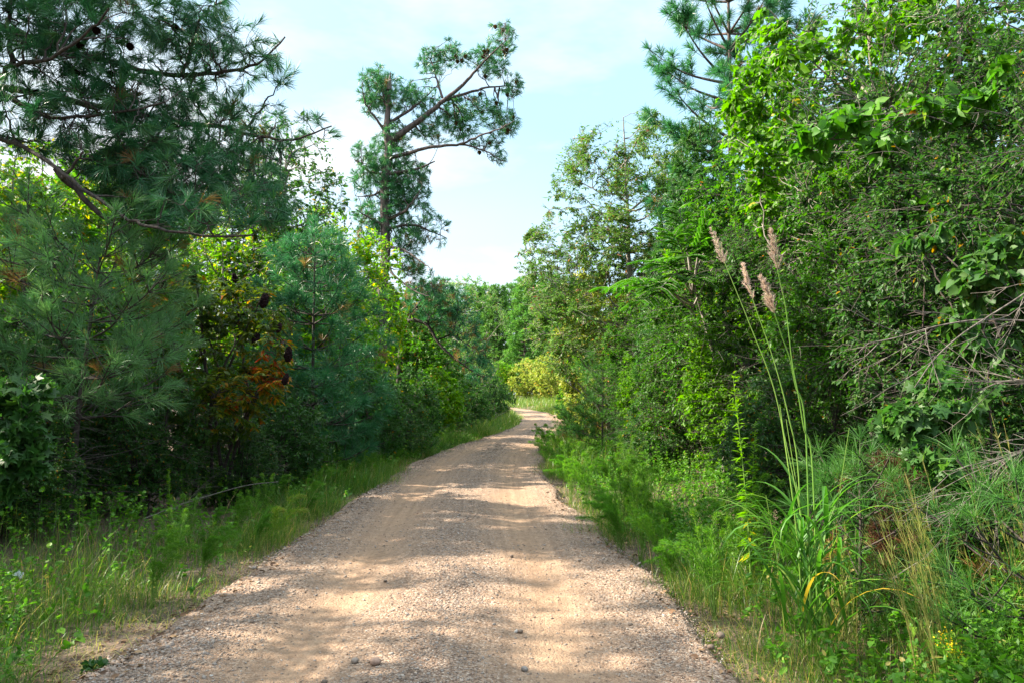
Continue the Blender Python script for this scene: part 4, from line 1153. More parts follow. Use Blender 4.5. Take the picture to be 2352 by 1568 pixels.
# frond-leaved young tree (twice-cut leaves like feathers)
def frond_tree():
    rng = np.random.default_rng(85)
    Y0 = 12.6
    b = np.array(gpt(3.3, Y0))
    wood, leaf = Geo(), Geo()
    tip = [(1450, 640, 11.6), (1500, 600, 11.9), (1550, 540, 12.3), (1620, 520, 12.5), (1580, 590, 12.0), (1520, 660, 11.5), (1470, 690, 11.6), (1640, 560, 12.2), (1400, 660, 12.0), (1600, 640, 11.8), (1690, 560, 12.5), (1560, 480, 12.9)]
    L = [([np.array([0, 0, -.1]), np.array([.05, 0, 1.4]), at(1590, 640, Y0) - b], .05, .02)]
    for px, py, Y in tip:
        e = at(px, py, Y) - b; s = at(1590, 650, Y0) - b + np.array([0, 0, rng.uniform(-.5, .2)])
        L.append(([s, (s + e) / 2 + np.array([0, 0, .15]), e], .016, .005))
    for s_, e_, r in ((0, 0, 0),):
        pass
    TP = []
    for pts, _, _ in L[1:]:
        c = smoothline(pts, 12)
        for j in range(5, 12):
            for sd in (-1, 1):
                d = unit(c[min(11, j)] - c[j - 1]); sv = unit(np.cross(d, [0, 0, 1.0])) * sd
                e = c[j] + (d * .5 + sv * .75) * rng.uniform(.25, .42) + np.array([0, 0, rng.uniform(-.14, .02)])
                TP.append(smoothline([c[j], (c[j] + e) / 2 + np.array([0, 0, .03]), e], 6))
    for pts, a_, c_ in L:
        tubes(wood, smoothline(pts, 14)[None], np.linspace(a_, c_, 14)[None], 6, .5)
    PL = np.array(TP)
    tubes(wood, PL, np.tile(np.linspace(.004, .0015, 6), (len(PL), 1)), 3, .5)
    n, k, _ = PL.shape; per = 56; m = n * per
    i = np.repeat(np.arange(n), per); u = np.tile(np.linspace(.05, 1, per), n) * (k - 1); a = np.minimum(u.astype(int), k - 2)
    P = PL[i, a] + (PL[i, a + 1] - PL[i, a]) * (u - a)[:, None]
    T = unit(PL[i, a + 1] - PL[i, a]); sv = unit(np.cross(T, [0, 0, 1.0])) * np.where(np.arange(m) % 2, 1, -1)[:, None]
    leaves(leaf, P, T * .5 + sv + np.array([0, 0, -.2]), np.tile([0, 0, 1.0], (m, 1)) + rng.normal(0, .2, (m, 3)), .075, 'slim', rng.uniform(.1, .9, n)[i] * .6 + rng.uniform(0, .35, m), 1.2)
    make('frond_tree', 'young tree with feather-like cut leaves reaching out of the right-hand wall', 'tree', (wood.mesh('frond_wood', M['grey_bark'], True), leaf.mesh('frond_leaves', M['frond_leaf'])), tuple(b))
frond_tree()

# the leafy wall on the right: each bush with a tangle of fine bare twigs
def tangled(name, seed, h, rx, lm, L, shape, n2=1700, per=15, dead=700, tint=(.05, .8, .05), wm='dark_bark', thr=-.5, wid=1.0, pale=True):
    w_, l_ = shrub_meshes(name, seed, h, rx, None, 10, 110, n2, per, L, shape, lm, wm, tint, .8, thr, 1.5, wid=wid, r0=.028)
    rng = np.random.default_rng(seed + 1)
    g = Geo()
    ells = [(0, 0, h * .5, rx, rx, h * .45)]
    A = env(rng, ells, dead, shell=.55); d = unit(A * np.array([1, 1, .0]) + rng.normal(0, .5, (dead, 3)) * np.array([1, 1, .35]))
    ln = rng.uniform(.25, .9, dead)[:, None]
    B = A + d * ln; B[:, 2] -= rng.uniform(-.12, .25, dead) * ln[:, 0]
    u = np.linspace(0, 1, 6)[None, :, None]
    mid = (A + B) / 2 + rng.normal(0, .06, (dead, 3)) + np.array([0, 0, .07])
    PLs = (1 - u) ** 2 * A[:, None] + 2 * u * (1 - u) * mid[:, None] + u * u * B[:, None]
    tubes(g, PLs, np.tile(np.linspace(.0030, .0009, 6), (dead, 1)), 3, .5)
    # side twiglets
    q = rng.integers(0, dead, dead * 2); j = rng.integers(1, 5, dead * 2)
    A2 = PLs[q, j]; B2 = A2 + (unit(PLs[q, j + 1] - PLs[q, j]) + rng.normal(0, .6, (dead * 2, 3))) * rng.uniform(.08, .25, (dead * 2, 1))
    P2 = np.stack([A2, (A2 + B2) / 2 + rng.normal(0, .012, A2.shape), B2], 1)
    tubes(g, P2, np.tile(np.array([.002, .0015, .001]), (dead * 2, 1)), 3, .5)
    return w_, l_, g.mesh(name + '_twigs', M['pale_twig'], True)
TG = {'a': tangled('tangle_a', 201, 5.0, 1.7, 'dark_leaf', .040, 'oval', 4600, 18, 420, (.1, .84, .006)),
      'b': tangled('tangle_b', 202, 4.4, 1.6, 'mid_leaf', .042, 'oval', 3600, 19, 260, (.05, .72, .01)),
      'c': tangled('tangle_c', 203, 4.6, 1.5, 'bright_leaf', .06, 'oval', 2300, 17, 160, (.0, .6, .01)),
      'd': tangled('tangle_d', 204, 3.0, 1.3, 'dark_leaf', .05, 'oval', 2100, 17, 200, (.1, .8, .03))}
rights = [
 ('a', 4.75, 6.6, 1.0, 'big tangled bush with bare grey twigs at the right edge of the photo'),
 ('d', 3.75, 6.2, .62, 'low dark bush under the bare twigs at the right, behind the dead sapling'),
 ('b', 4.55, 9.0, 1.02, 'tangled small-leaved bush right of the plumes'),
 ('a', 4.45, 11.6, .95, 'twiggy bush directly behind the plumes'),
 ('d', 3.25, 8.8, .66, 'low dark bush behind the tall leafy weed'),
 ('c', 3.70, 12.2, .72, 'bright small-leaved bush left of the tall leafy weed'),
 ('b', 3.75, 14.6, .92, 'tangled bush below the feather-leaved young tree'),
 ('c', 3.25, 17.2, .68, 'bright bush at the right verge between feather-leaved tree and oak'),
 ('b', 3.75, 19.8, 1.0, 'tangled bush under the cedar'),
 ('d', 2.95, 15.0, .62, 'low dark bush at the verge below the feather-leaved young tree'),
 ('c', 4.3, 22.5, .9, 'bright bush under the bronze oak'),
 ('d', -5.3, 8.3, .55, 'low twiggy bush under the front left pine'),
 ('d', -4.75, 10.3, .62, 'low twiggy bush in the shade between the front left pine and the sumac'),
 ('d', -4.0, 11.7, .42, 'low dark bush in front of the sumac stems'),
 ('d', -5.9, 9.6, .8, 'dark twiggy bush behind the front left pine'),
 ('b', 4.75, 13.4, 1.36, 'tall tangled bush between the cedar and the heart-leaved tree'),
 ('c', 4.6, 15.6, 1.2, 'bright bush right behind the cedar'),
 ('a', 6.6, 9.4, 1.15, 'tangled bush deep in the right-hand wall near the photo edge'),
 ('a', 6.0, 13.0, 1.1, 'twiggy bush deep in the right-hand wall behind the plumes'),
]
tfirst = {}
for k_, (v_, x, y, s, lab) in enumerate(rights):
    if v_ not in tfirst:
        tfirst[v_] = make('tangled_shrub', lab, 'shrub', TG[v_], gpt(x, y), 'bushes of the right-hand leafy wall', k_ * 1.7, s, ('trunk', 'foliage', 'twig_sprays'))
    else:
        dup(tfirst[v_], gpt(x, y), k_ * 1.7, s, lab, 'shrubs left of the road' if x < 0 else None)
for k_, (kind, var, x, y, s, lab) in enumerate([
 ('tree', 'dark', 7.2, 15.5, 1.0, 'dark tree behind the leafy wall on the right'),
 ('tree', 'sweetgum', 6.8, 20.5, 1.0, 'star-leaved tree behind the cedar'),
 ('tree', 'dark', 9.0, 12.5, 1.0, 'dark tree deep in the wood at the right edge'),
 ('tree', 'dark', 6.0, 27.0, .95, 'dark tree behind the bronze oak'),
 ('tree', 'sweetgum', 9.6, 19.0, 1.05, 'star-leaved tree deep in the right-hand wood'),
 ('tree', 'yellowing', 5.6, 33.0, .9, 'yellowing tree behind the sunlit young oak'),
 ('shrub', 'bright', 2.9, 33.5, .75, 'bright yellow-green bush beyond the sunlit young oak'),
 ('shrub', 'mid', 3.9, 37.5, .95, 'mid green bush at the outside of the bend'),
 ('shrub', 'yellow', 4.9, 43.0, .9, 'yellowish bush at the outside of the bend')]):
    place(kind, var, x, y, s, lab, 'shrubs right of the road' if kind == 'shrub' else 'trees right of the road', k_ * 2.1 + 1)

# tree with big heart-shaped leaves, lit from behind
HT = tree_meshes('heart_leaf_tree', 86, 7.6, 1.9, .18, .07, ells=[(-.2, 0, 5.4, 1.9, 1.6, 1.9), (-1.1, -.2, 5.0, 1.1, 1.0, 1.6), (.9, 0, 5.2, 1.3, 1.3, 1.7)], limbs=14, n1=90, n2=2200, per=11, L=.062, shape='heart', lm='bright_leaf', tint=(.0, .42, .015), thr=-.4, f=1.6, droop=.75, flat=.5)
make('broadleaf_tree', 'tree with large heart-shaped leaves glowing yellow-green at the top right', 'tree', HT, gpt(4.95, 10.8), 'trees right of the road')
HT2 = tree_meshes('heart_leaf_tree_dull', 87, 7.8, 2.3, .15, .07, limbs=14, n1=110, n2=2700, per=14, L=.048, shape='oval', lm='dark_leaf', tint=(.1, .84, .01), thr=-.5, f=1.6, droop=.6, flat=.6)
make('broadleaf_tree', 'dull green tree in the top right corner of the photo', 'tree', HT2, gpt(5.6, 9.6), 'trees right of the road')

# vines
def vine(name_, label, spots, L, shape, lm, seed, tint=(.1, .7, .05), per=7, n=70):
    rng = np.random.default_rng(seed)
    b = np.array(gpt(*spots['base']))
    wood, leaf = Geo(), Geo()
    E = [pe(x, y, rx, ry_, Y, .25, b) for x, y, rx, ry_, Y in spots['E']]
    ln = [np.array([0, 0, 0.0])] + [np.array(e[:3]) for e in E]
    limbs = [([np.array([0, 0, -.05]), np.array(E[0][:3])], .012, .006)] + [([np.array(E[q][:3]), (np.array(E[q][:3]) + np.array(E[q + 1][:3])) / 2 + np.array([0, 0, -.1]), np.array(E[q + 1][:3])], .008, .005) for q in range(len(E) - 1)]
    PL = skeleton(rng, wood, limbs, E, 20, n, (.005, .003), (.003, .0015), 0, -.08, .12, 5, 5, -9, 1.5, None, .45, .4, .2)
    leafy(rng, leaf, PL, per, L, shape, tint, 1.0, .8, .8, .1, .55, .25)
    make(name_, label, 'vine', (wood.mesh(name_ + '_wood', M['dark_bark'], True), leaf.mesh(name_ + '_leaf', M[lm])), tuple(b), None, 0, 1, ('stem', 'foliage'))
vine('climbing_vine', 'vine with broad heart-shaped leaves draped across the upper right bushes', {'base': (3.6, 7.2), 'E': [(2130, 470, 60, 40, 6.9), (2040, 330, 70, 45, 7.0), (1960, 270, 90, 45, 7.2), (1860, 320, 60, 40, 7.4), (2110, 260, 60, 40, 7.0), (2230, 240, 70, 50, 6.8), (2300, 180, 60, 60, 6.6)]}, .09, 'heart', 'mid_leaf', 91, (.05, .66, .02), 5, 150)
vine('climbing_vine', 'glossy vine with pale and yellow leaves at the right edge, mid height', {'base': (3.5, 5.9), 'E': [(2270, 800, 50, 40, 5.6), (2240, 640, 60, 50, 5.5), (2310, 560, 60, 50, 5.4), (2330, 650, 40, 50, 5.3), (2120, 540, 60, 30, 5.9), (2200, 730, 50, 40, 5.7)]}, .06, 'heart', 'dark_leaf', 92, (.25, .80, .02), 8, 170)
vine('star_leaf_sapling', 'sapling with dark blue-green star-shaped leaves right of the plume grass', {'base': (3.15, 5.6), 'E': [(2130, 1040, 70, 40, 5.3), (2080, 960, 80, 50, 5.5), (2170, 930, 70, 50, 5.4), (2230, 880, 60, 50, 5.5), (2150, 860, 70, 40, 5.6), (2200, 1080, 60, 40, 5.2)]}, .075, 'star', 'dark_leaf', 93, (.25, .80, .0), 8, 190)
vine('star_leaf_sapling', 'sapling with shady star-shaped leaves cut off by the left edge', {'base': (-4.35, 6.4), 'E': [(20, 900, 70, 40, 6.3), (60, 960, 60, 50, 6.2), (-30, 1000, 80, 60, 6.4), (40, 1040, 60, 50, 6.2), (20, 1090, 50, 40, 6.3), (70, 880, 40, 30, 6.5)]}, .085, 'star', 'dark_leaf', 94, (.1, .7, .0), 8, 200)

# bare grey fallen branches at the right
def dead_branch(label, pts, Y, Y1, seed, r0_=.014, nb=26):
    rng = np.random.default_rng(seed)
    g = Geo()
    b = at(*pts[-1], Y1)
    c = smoothline(pl(pts, Y, b, Y1), 24)
    tubes(g, c[None], np.linspace(.004, r0_, 24)[None], 6, .5)
    PLs = []
    for q in range(nb):
        j = rng.integers(1, 23); d = unit(c[j - 1] - c[j])
        e = c[j] + (d + rng.normal(0, .55, 3)) * rng.uniform(.12, .42)
        PLs.append(smoothline([c[j], (c[j] + e) / 2 + rng.normal(0, .03, 3), e], 6))
    PLs = np.array(PLs)
    tubes(g, PLs, np.tile(np.linspace(.0032, .001, 6), (nb, 1)), 4, .5)
    q = rng.integers(0, nb, nb * 4); j = rng.integers(1, 5, nb * 4)
    A = PLs[q, j]; B = A + (unit(PLs[q, j + 1] - A) + rng.normal(0, .6, A.shape)) * rng.uniform(.05, .18, (len(A), 1))
    tubes(g, np.stack([A, (A + B) / 2 + rng.normal(0, .01, A.shape), B], 1), np.tile(np.array([.0022, .0016, .001]), (len(A), 1)), 3, .5)
    o = link('dead_branch', g.mesh('dead_branch', M['pale_twig'], True), None, tuple(b))
    tag(o, label, 'branch', 'bare branches in the right-hand bushes')
dead_branch('long pale bare branch lying level across the bushes right of the plumes', [(1985, 790), (2060, 775), (2150, 750), (2250, 735), (2380, 738)], 5.2, 5.0, 1, .007, 9)
dead_branch('bare forked branch slanting down to the left below the long pale one', [(2100, 890), (2150, 820), (2220, 760), (2330, 690), (2400, 640)], 5.1, 5.0, 2, .0065, 9)
dead_branch('spray of thin grey dead twigs low at the right edge above the pine seedling', [(2190, 1180), (2240, 1130), (2290, 1080), (2340, 1040), (2420, 1010)], 4.9, 4.7, 3, .006, 22)
dead_branch('thin bare branch arching low over the dark gap near the right edge', [(2240, 900), (2290, 880), (2340, 872), (2420, 880)], 4.9, 4.7, 4, .006, 8)
dead_branch('thin dry twig lying in the shade under the front left pine', [(640, 1105), (560, 1115), (440, 1150), (330, 1190)], 9.6, 8.6, 5, .007, 6)

# ---------------------------------------------------------------- plume grass
def plume_grass():
    rng = np.random.default_rng(120)
    Y0 = 5.35
    b = np.array(gpt(1.95, Y0))
    t = thing('plume_grass', 'tall plume grass clump with feathery tan heads on the right verge', 'grass', tuple(b))
    stems = [([(1865, 1420), (1866, 1067), (1847, 984), (1834, 906), (1819, 827), (1805, 709), (1788, 630), (1773, 540)], 5.25, 5.05, .26),
             ([(1855, 1420), (1851, 993), (1827, 884), (1814, 822), (1795, 770), (1781, 726), (1752, 645)], 5.3, 5.15, .25),
             ([(1840, 1420), (1835, 1100), (1810, 950), (1775, 820), (1733, 700), (1707, 615)], 5.5, 5.6, .26),
             ([(1830, 1420), (1815, 1100), (1780, 900), (1720, 740), (1670, 617), (1637, 532)], 5.6, 5.9, .28)]
    for k, (pts, Ya, Yb, lp) in enumerate(stems):
        P = pl(pts, Ya, b, Yb); P[0] = np.array([rng.uniform(-.06, .06), rng.uniform(-.06, .06), -.03])
        c = smoothline(P, 40)
        g = Geo(); tubes(g, c[None], np.linspace(.0058, .0018, 40)[None], 6, rng.uniform(.0, .5))
        so = link('stem', g.mesh('plume_stem', M['green_stem'], True), t)
        # the head: many short hairy branchlets along the last stretch
        seg = np.linalg.norm(np.diff(c, axis=0), axis=1); dist = np.concatenate([np.cumsum(seg[::-1])[::-1], [0]])
        idx = np.nonzero(dist < lp)[0]
        g = Geo(); n = (64, 78, 52, 46)[k]
        j = rng.choice(idx, n, p=np.ones(len(idx)) / len(idx)); T = unit(c[np.minimum(j + 1, 39)] - c[np.maximum(j - 1, 0)])
        v = 1 - dist[j] / lp
        sd = unit(rng.normal(0, 1, (n, 3)))
        D_ = unit(T * .9 + sd * .42)
        ln = (.075 * (1 - v) + .035) * (1, .95, .75, .8)[k] * rng.uniform(.7, 1.1, n)
        A = c[j]; B = A + D_ * ln[:, None]; mid = (A + B) / 2 + T * .01
        tubes(g, np.stack([A, mid, B], 1), np.tile(np.array([.0012, .001, .0006]), (n, 1)), 3, .3)
        q = np.repeat(np.arange(n), 24); u = rng.uniform(.15, 1, len(q))[:, None]
        needles(g, A[q] + (B - A)[q] * u, D_[q] * .9 + rng.normal(0, .3, (len(q), 3)), .024, .0014, rng.uniform(0, 1, len(q)), rng)
        link('plume', g.mesh('plume', M['plume']), so)
    # leafy stems without heads
    for k in range(6):
        e = np.array([rng.uniform(-.35, .45), rng.uniform(-.1, .3), rng.uniform(.9, 1.7)])
        s0 = np.array([rng.uniform(-.14, .14), rng.uniform(-.1, .1), -.03])
        g = Geo(); tubes(g, smoothline([s0, s0 + (e - s0) * np.array([.3, .3, .5]), e], 14)[None], np.linspace(.006, .002, 14)[None], 5, .4)
        link('stem', g.mesh('plume_stem', M['green_stem'], True), t)
    # long arching blades
    n = 78
    for part in range(n):
        g = Geo()
        a = rng.uniform(0, 6.283); z0 = rng.uniform(.02, .8)
        s = np.array([rng.normal(0, .09), rng.normal(0, .08), z0]) 
        ln = rng.uniform(.5, 1.05); up_ = rng.uniform(.9, 2.4)
        w_ = rng.uniform(.011, .019)
        d = np.array([math.cos(a), math.sin(a), 0]); sv = np.array([-math.sin(a), math.cos(a), 0])
        K = 11; V = []
        p = s.copy(); ang = math.atan(up_ * 1.6)
        bend = rng.uniform(.12, .30)
        for q in range(K):
            u = q / (K - 1)
            wv = w_ * min(1, .35 + 2.5 * u) * (1 - u ** 2.2) + .0006
            fold = np.array([0, 0, .25 * wv])
            V += [p - sv * wv + fold, p.copy(), p + sv * wv + fold]
            p = p + (d * math.cos(ang) + np.array([0, 0, math.sin(ang)])) * ln / (K - 1)
            ang -= bend * (.4 + 1.5 * u)
        F = []
        for q in range(K - 1):
            F += [(3 * q, 3 * q + 1, 3 * q + 4, 3 * q + 3), (3 * q + 1, 3 * q + 2, 3 * q + 5, 3 * q + 4)]
        tn = rng.uniform(0, .8) if part not in (7, 31) else 1.0
        g.add(np.array(V), np.array(F), tn)
        link('blade', g.mesh('plume_blade', M['plume_grass_leaf'], True), t)
plume_grass()

# ---------------------------------------------------------------- tall leafy weed (lance leaves up one stem)
def leafy_weed(seed, h, lean, L, n, mat='weed_leaf', tint=(.4, .9), yellow_low=True):
    rng = np.random.default_rng(seed)
    st, lf = Geo(), Geo()
    c = smoothline([(0, 0, -.03), (lean[0] * .2, lean[1] * .2, h * .4), (lean[0], lean[1], h)], 240)
    tubes(st, c[None, ::6], np.linspace(.008, .002, 40)[None], 6, .4)
    j = np.minimum((rng.uniform(.18, 1, n) ** .8 * 239).astype(int), 239)
    a = rng.uniform(0, 6.283, n)
    v = j / 239
    D_ = np.stack([np.cos(a), np.sin(a), .55 - 1.3 * (1 - v) ** 1.3 + rng.normal(0, .3, n)], 1)
    tn = tint[0] + (tint[1] - tint[0]) * v * rng.uniform(.7, 1, n)
    if yellow_low:
        tn = np.where((v < .45) & (rng.uniform(0, 1, n) < .4), .97, tn)
    leaves(lf, c[j], D_, np.tile([0, 0, 1.0], (n, 1)) + rng.normal(0, .2, (n, 3)), L * (1.25 - .7 * v ** 2) * rng.uniform(.7, 1.1, n), 'slim', tn, .95)
    return st.mesh('weed_stem', M['green_stem'], True), lf.mesh('weed_leaves', M[mat])
lw = make('leafy_weed', 'tall bright weed with narrow leaves up its stem, left of the plume grass', 'weed', leafy_weed(131, 1.85, (-.12, 0), .095, 170, 'bright_leaf', (.3, .65)), gpt(1.92, 6.5), 'tall leafy weeds', 0, 1, ('stem', 'foliage'))
dup(lw, gpt(2.25, 7.6), 2.0, .75, 'shorter leafy weed behind the tall bright one, left of the plume grass')
dup(lw, gpt(2.62, 8.6), 4.0, .62, 'leafy weed in the shade behind the plume grass')
dup(lw, gpt(-3.5, 8.3), 1.0, .5, 'short leafy weed standing in the left verge grass below the young pine')

# ---------------------------------------------------------------- straw-coloured tall grasses
def straw_clump(seed, h, n, lean, spread=.06):
    rng = np.random.default_rng(seed)
    g = Geo()
    s = rng.normal(0, spread, (n, 3)) * np.array([1, 1, 0])
    e = s + np.stack([lean[0] + rng.normal(0, .08, n), lean[1] + rng.normal(0, .08, n), h * rng.uniform(.55, 1, n)], 1)
    u = np.linspace(0, 1, 10)[None, :, None]
    m = s + (e - s) * np.array([.3, .3, .55])
    P = (1 - u) ** 2 * s[:, None] + 2 * u * (1 - u) * m[:, None] + u * u * e[:, None]
    tn = rng.uniform(0, .75, n)
    tubes(g, P, np.tile(np.linspace(.0030, .0012, 10), (n, 1)), 4, tn)
    q = np.repeat(np.arange(n), 26); j = rng.integers(2, 9, len(q))
    needles(g, P[q, j], unit(P[q, j + 1] - P[q, j]) + rng.normal(0, .22, (len(q), 3)), rng.uniform(.04, .16, len(q)), .0030, np.clip(tn[q] + rng.normal(0, .15, len(q)), 0, 1), rng)
    blades(g, s[rng.integers(0, n, n * 4)] + rng.normal(0, .03, (n * 4, 3)) * np.array([1, 1, 0]), rng.uniform(.25, .8, n * 4) * h * .6, rng.uniform(.003, .006, n * 4), rng.normal(0, .45, (n * 4, 2)), np.clip(rng.uniform(0, .7, n * 4), 0, 1), rng)
    return g.mesh('straw_grass', M['straw'])
for x, y, h, n, ln, sd, lab in ((2.36, 4.5, 1.32, 20, (-.16, .05), 141, 'straw-green tall grass clump nearest the camera on the right verge'),
                                (2.75, 5.05, 1.30, 16, (-.22, .05), 142, 'straw-green tall grass leaning left in front of the dead sapling'),
                                (3.15, 4.9, 1.55, 18, (-.2, .05), 143, 'tall straw grass with brown tips at the right edge of the photo'),
                                (2.3, 5.6, .95, 12, (-.05, .05), 144, 'short straw-green grass clump right behind the plume grass')):
    o = link('straw_grass', straw_clump(sd, h, n, ln), None, gpt(x, y))
    tag(o, lab, 'grass clump', 'straw-green grass clumps on the right verge')

# ---------------------------------------------------------------- feathery weeds along both edges
def feather_weed(seed, h, nst, lean, mat='weed_leaf', dens=340, tint=(.05, .6), L=.035):
    rng = np.random.default_rng(seed)
    st, lf = Geo(), Geo()
    for s in range(nst):
        a = rng.uniform(0, 6.283); sp = rng.uniform(.05, .38) * h
        e = np.array([math.cos(a) * sp + lean[0], math.sin(a) * sp + lean[1], h * rng.uniform(.6, 1)])
        c = smoothline([(rng.normal(0, .03), rng.normal(0, .03), -.02), e * np.array([.3, .3, .55]), e * np.array([.75, .75, .92]), e + np.array([lean[0] * .4, lean[1] * .4, -.02 * h])], 20)
        tubes(st, c[None], np.linspace(.0045, .0012, 20)[None], 4, .4)
        m = dens
        u = rng.uniform(.18, 1, m) ** .85 * 18.9
        j = u.astype(int); P = c[j] + (c[np.minimum(j + 1, 19)] - c[j]) * (u - j)[:, None]
        T = unit(c[np.minimum(j + 1, 19)] - c[j] + 1e-6)
        v = u / 19
        br = (.13 * (1 - v) + .03) * h
        off = unit(rng.normal(0, 1, (m, 3))) * (rng.uniform(0, 1, m) * br)[:, None] + T * (br * .5)[:, None]
        needles(lf, P + off * .75, T * .7 + unit(off) * .7 + rng.normal(0, .35, (m, 3)), L * rng.uniform(.7, 1.4, m), .0042, np.clip(tint[0] + (tint[1] - tint[0]) * rng.uniform(0, 1, m) + .15 * v, 0, 1), rng)
    return st.mesh('feather_weed_stem', M['green_stem'], True), lf.mesh('feather_weed_leaf', M[mat])
FW = [feather_weed(151, .85, 9, (-.12, 0)), feather_weed(152, .7, 11, (-.2, -.05), 'weed_leaf', 320, (.0, .45)), feather_weed(153, 1.0, 8, (.05, 0), 'weed_leaf', 380, (.1, .7))]
FB = feather_weed(154, .66, 4, (.16, 0), 'weed_leaf', 420, (.55, .9), .03)
make('feathery_weed', 'bright yellow-green feathery weed leaning over the left gravel edge', 'weed', FB, gpt(-2.45, 8.35), 'feathery weeds at the road edges', 0, 1.0, ('stem', 'foliage'))
fws = []
band_r = [(6.2, 'by the sandy right road edge near the camera'), (8.5, 'on the right verge in front of the low dark bush'), (11.5, 'on the right road edge where the shade bands cross'), (16, 'on the right verge below the feather-leaved tree'), (24, 'on the right road edge near the pine saplings'), (99, 'at the right road edge in the bend')]
band_l = [(7.0, 'in the left verge near the camera'), (9.5, 'in the left verge in front of the young pine'), (13, 'in the left verge in front of the sumac'), (18, 'in the shady left verge below the soft pine'), (27, 'in the left verge below the tall pine'), (99, 'in the left verge by the bend')]
look = ['upright feathery weed', 'dark leaning feathery weed', 'light green feathery weed']
rng = np.random.default_rng(160)
spots = []
for y in (5.9, 6.3, 6.7, 7.2, 7.6, 8.2, 8.9, 9.5, 10.3, 11.2, 12, 13.2, 14.4, 15.5, 17, 18.5, 20, 22, 24, 26.5):
    spots.append((centre(y) + halfw(y) + .1 + rng.uniform(-.05, .45) , y, 'r'))
    if y < 15:
        spots.append((centre(y) + halfw(y) + .75 + rng.uniform(0, .7), y + rng.uniform(-.2, .3), 'r'))
for y in (6.2, 7.0, 7.6, 8.4, 9.2, 9.9, 10.8, 11.8, 13, 14, 15.3, 17, 19, 21, 24, 27):
    spots.append((centre(y) - halfw(y) - .45 - rng.uniform(0, .6), y, 'l'))
    if 7 < y < 16:
        spots.append((centre(y) - halfw(y) - 1.0 - rng.uniform(0, .5), y + .3, 'l'))
for k_, (x, y, sd) in enumerate(spots):
    v_ = k_ % 3
    ph_ = next(p for lim, p in (band_r if sd == 'r' else band_l) if y < lim)
    lab = look[v_] + ' ' + ph_
    rz = rng.uniform(-.5, .5) + (0 if sd == 'r' else math.pi * .95)
    s = rng.uniform(.65, 1.0) * (1.0 if sd == 'r' else .72)
    if len(fws) < 3:
        fws.append(make('feathery_weed', lab, 'weed', FW[v_], gpt(x, y), 'feathery weeds at the road edges', rz, s, ('stem', 'foliage')))
    else:
        dup(fws[v_], gpt(x, y), rz, s, lab)

# small yellow flowers in the right foreground
def goldenrod():
    rng = np.random.default_rng(171)
    st, lf, fl = Geo(), Geo(), []
    for q in range(3):
        fl.append(Geo())
        e = np.array([rng.uniform(-.12, .12), rng.uniform(-.05, .05), rng.uniform(.38, .5)])
        c = smoothline([(0, 0, -.02), e * np.array([.3, .3, .5]), e], 14)
        tubes(st, c[None], np.linspace(.004, .0015, 14)[None], 4, .5)
        j = rng.integers(2, 12, 26); a = rng.uniform(0, 6.28, 26)
        leaves(lf, c[j], np.stack([np.cos(a), np.sin(a), np.full(26, .2)], 1), np.tile([0, 0, 1.0], (26, 1)), .055, 'slim', rng.uniform(.2, .7, 26))
        n = 26
        P = c[rng.integers(11, 14, n)] + rng.normal(0, .018, (n, 3))
        leaves(fl[-1], P, rng.normal(0, 1, (n, 3)), rng.normal(0, 1, (n, 3)), .012, 'diamond', rng.uniform(0, 1, n), 1.6)
    t = thing('flowering_weed', 'little weed with yellow flowers in the right foreground grass', 'flower', gpt(2.42, 4.35))
    link('stem', st.mesh('goldenrod_stem', M['green_stem'], True), t); link('foliage', lf.mesh('goldenrod_leaf', M['weed_leaf']), t); [link('flower', f_.mesh('goldenrod_flower', M['flower']), t) for f_ in fl]
goldenrod()

# ---------------------------------------------------------------- far end of the road
fp = None
rng = np.random.default_rng(180)
far = [(1.5, 92, 1.0), (4.5, 96, 1.08), (7.8, 90, 1.0), (-1.8, 97, .98), (10.5, 98, 1.1), (-5.0, 99, 1.0), (3.0, 104, 1.15), (13.5, 95, 1.0), (6.3, 107, 1.18), (0, 108, 1.1), (9.4, 106, 1.05), (-3.6, 110, 1.1), (-8.5, 104, 1.0), (16.5, 103, 1.1), (5.6, 84, .82), (11.6, 84, .85), (-11, 112, 1.1), (19, 98, 1.0)]
far_lab = ['slender pine in the middle of the wood at the road end', 'tall pine topping the wood at the road end']
for k_, (x, y, s) in enumerate(far):
    lab = 'green pine in the sunlit wood closing the view at the road end'
    if fp is None:
        fp = make('pine_tree', lab, 'tree', FP, gpt(x, y), 'pines closing the view at the road end', 0, s)
    else:
        dup(fp, gpt(x, y), k_ * 1.3, s, lab)
for k_, (var, x, y, s, lab) in enumerate([('yellow', 1.6, 82, 1.25, 'left yellow bush in the sun behind the far bend'), ('yellow', 4.2, 79, 1.5, 'tallest yellow bush in the sun behind the far bend'), ('bright', 6.6, 73, 1.5, 'bright green bush right of the yellow ones behind the far bend'),
                                       ('bright', -1.2, 84, 1.35, 'green bush at the left end of the sunlit row behind the far bend'), ('yellow', -3.6, 88, 1.2, 'yellow bush half hidden by the dark bushes at the left of the far bend'), ('mid', 3.0, 86, 1.4, 'mid green bush behind the yellow row at the far bend'), ('mid', 8.6, 70, 1.4, 'mid green bush at the right end of the far bend'),
                                       ('yellow', 5.6, 64, .9, 'low yellow bush at the outer edge of the bend'), ('bright', 6.8, 55, 1.1, 'bright green bush right of the bend')]):
    place('shrub', var, x, y, s, lab, 'bushes at the far bend', k_ * 1.9)
rng = np.random.default_rng(181)
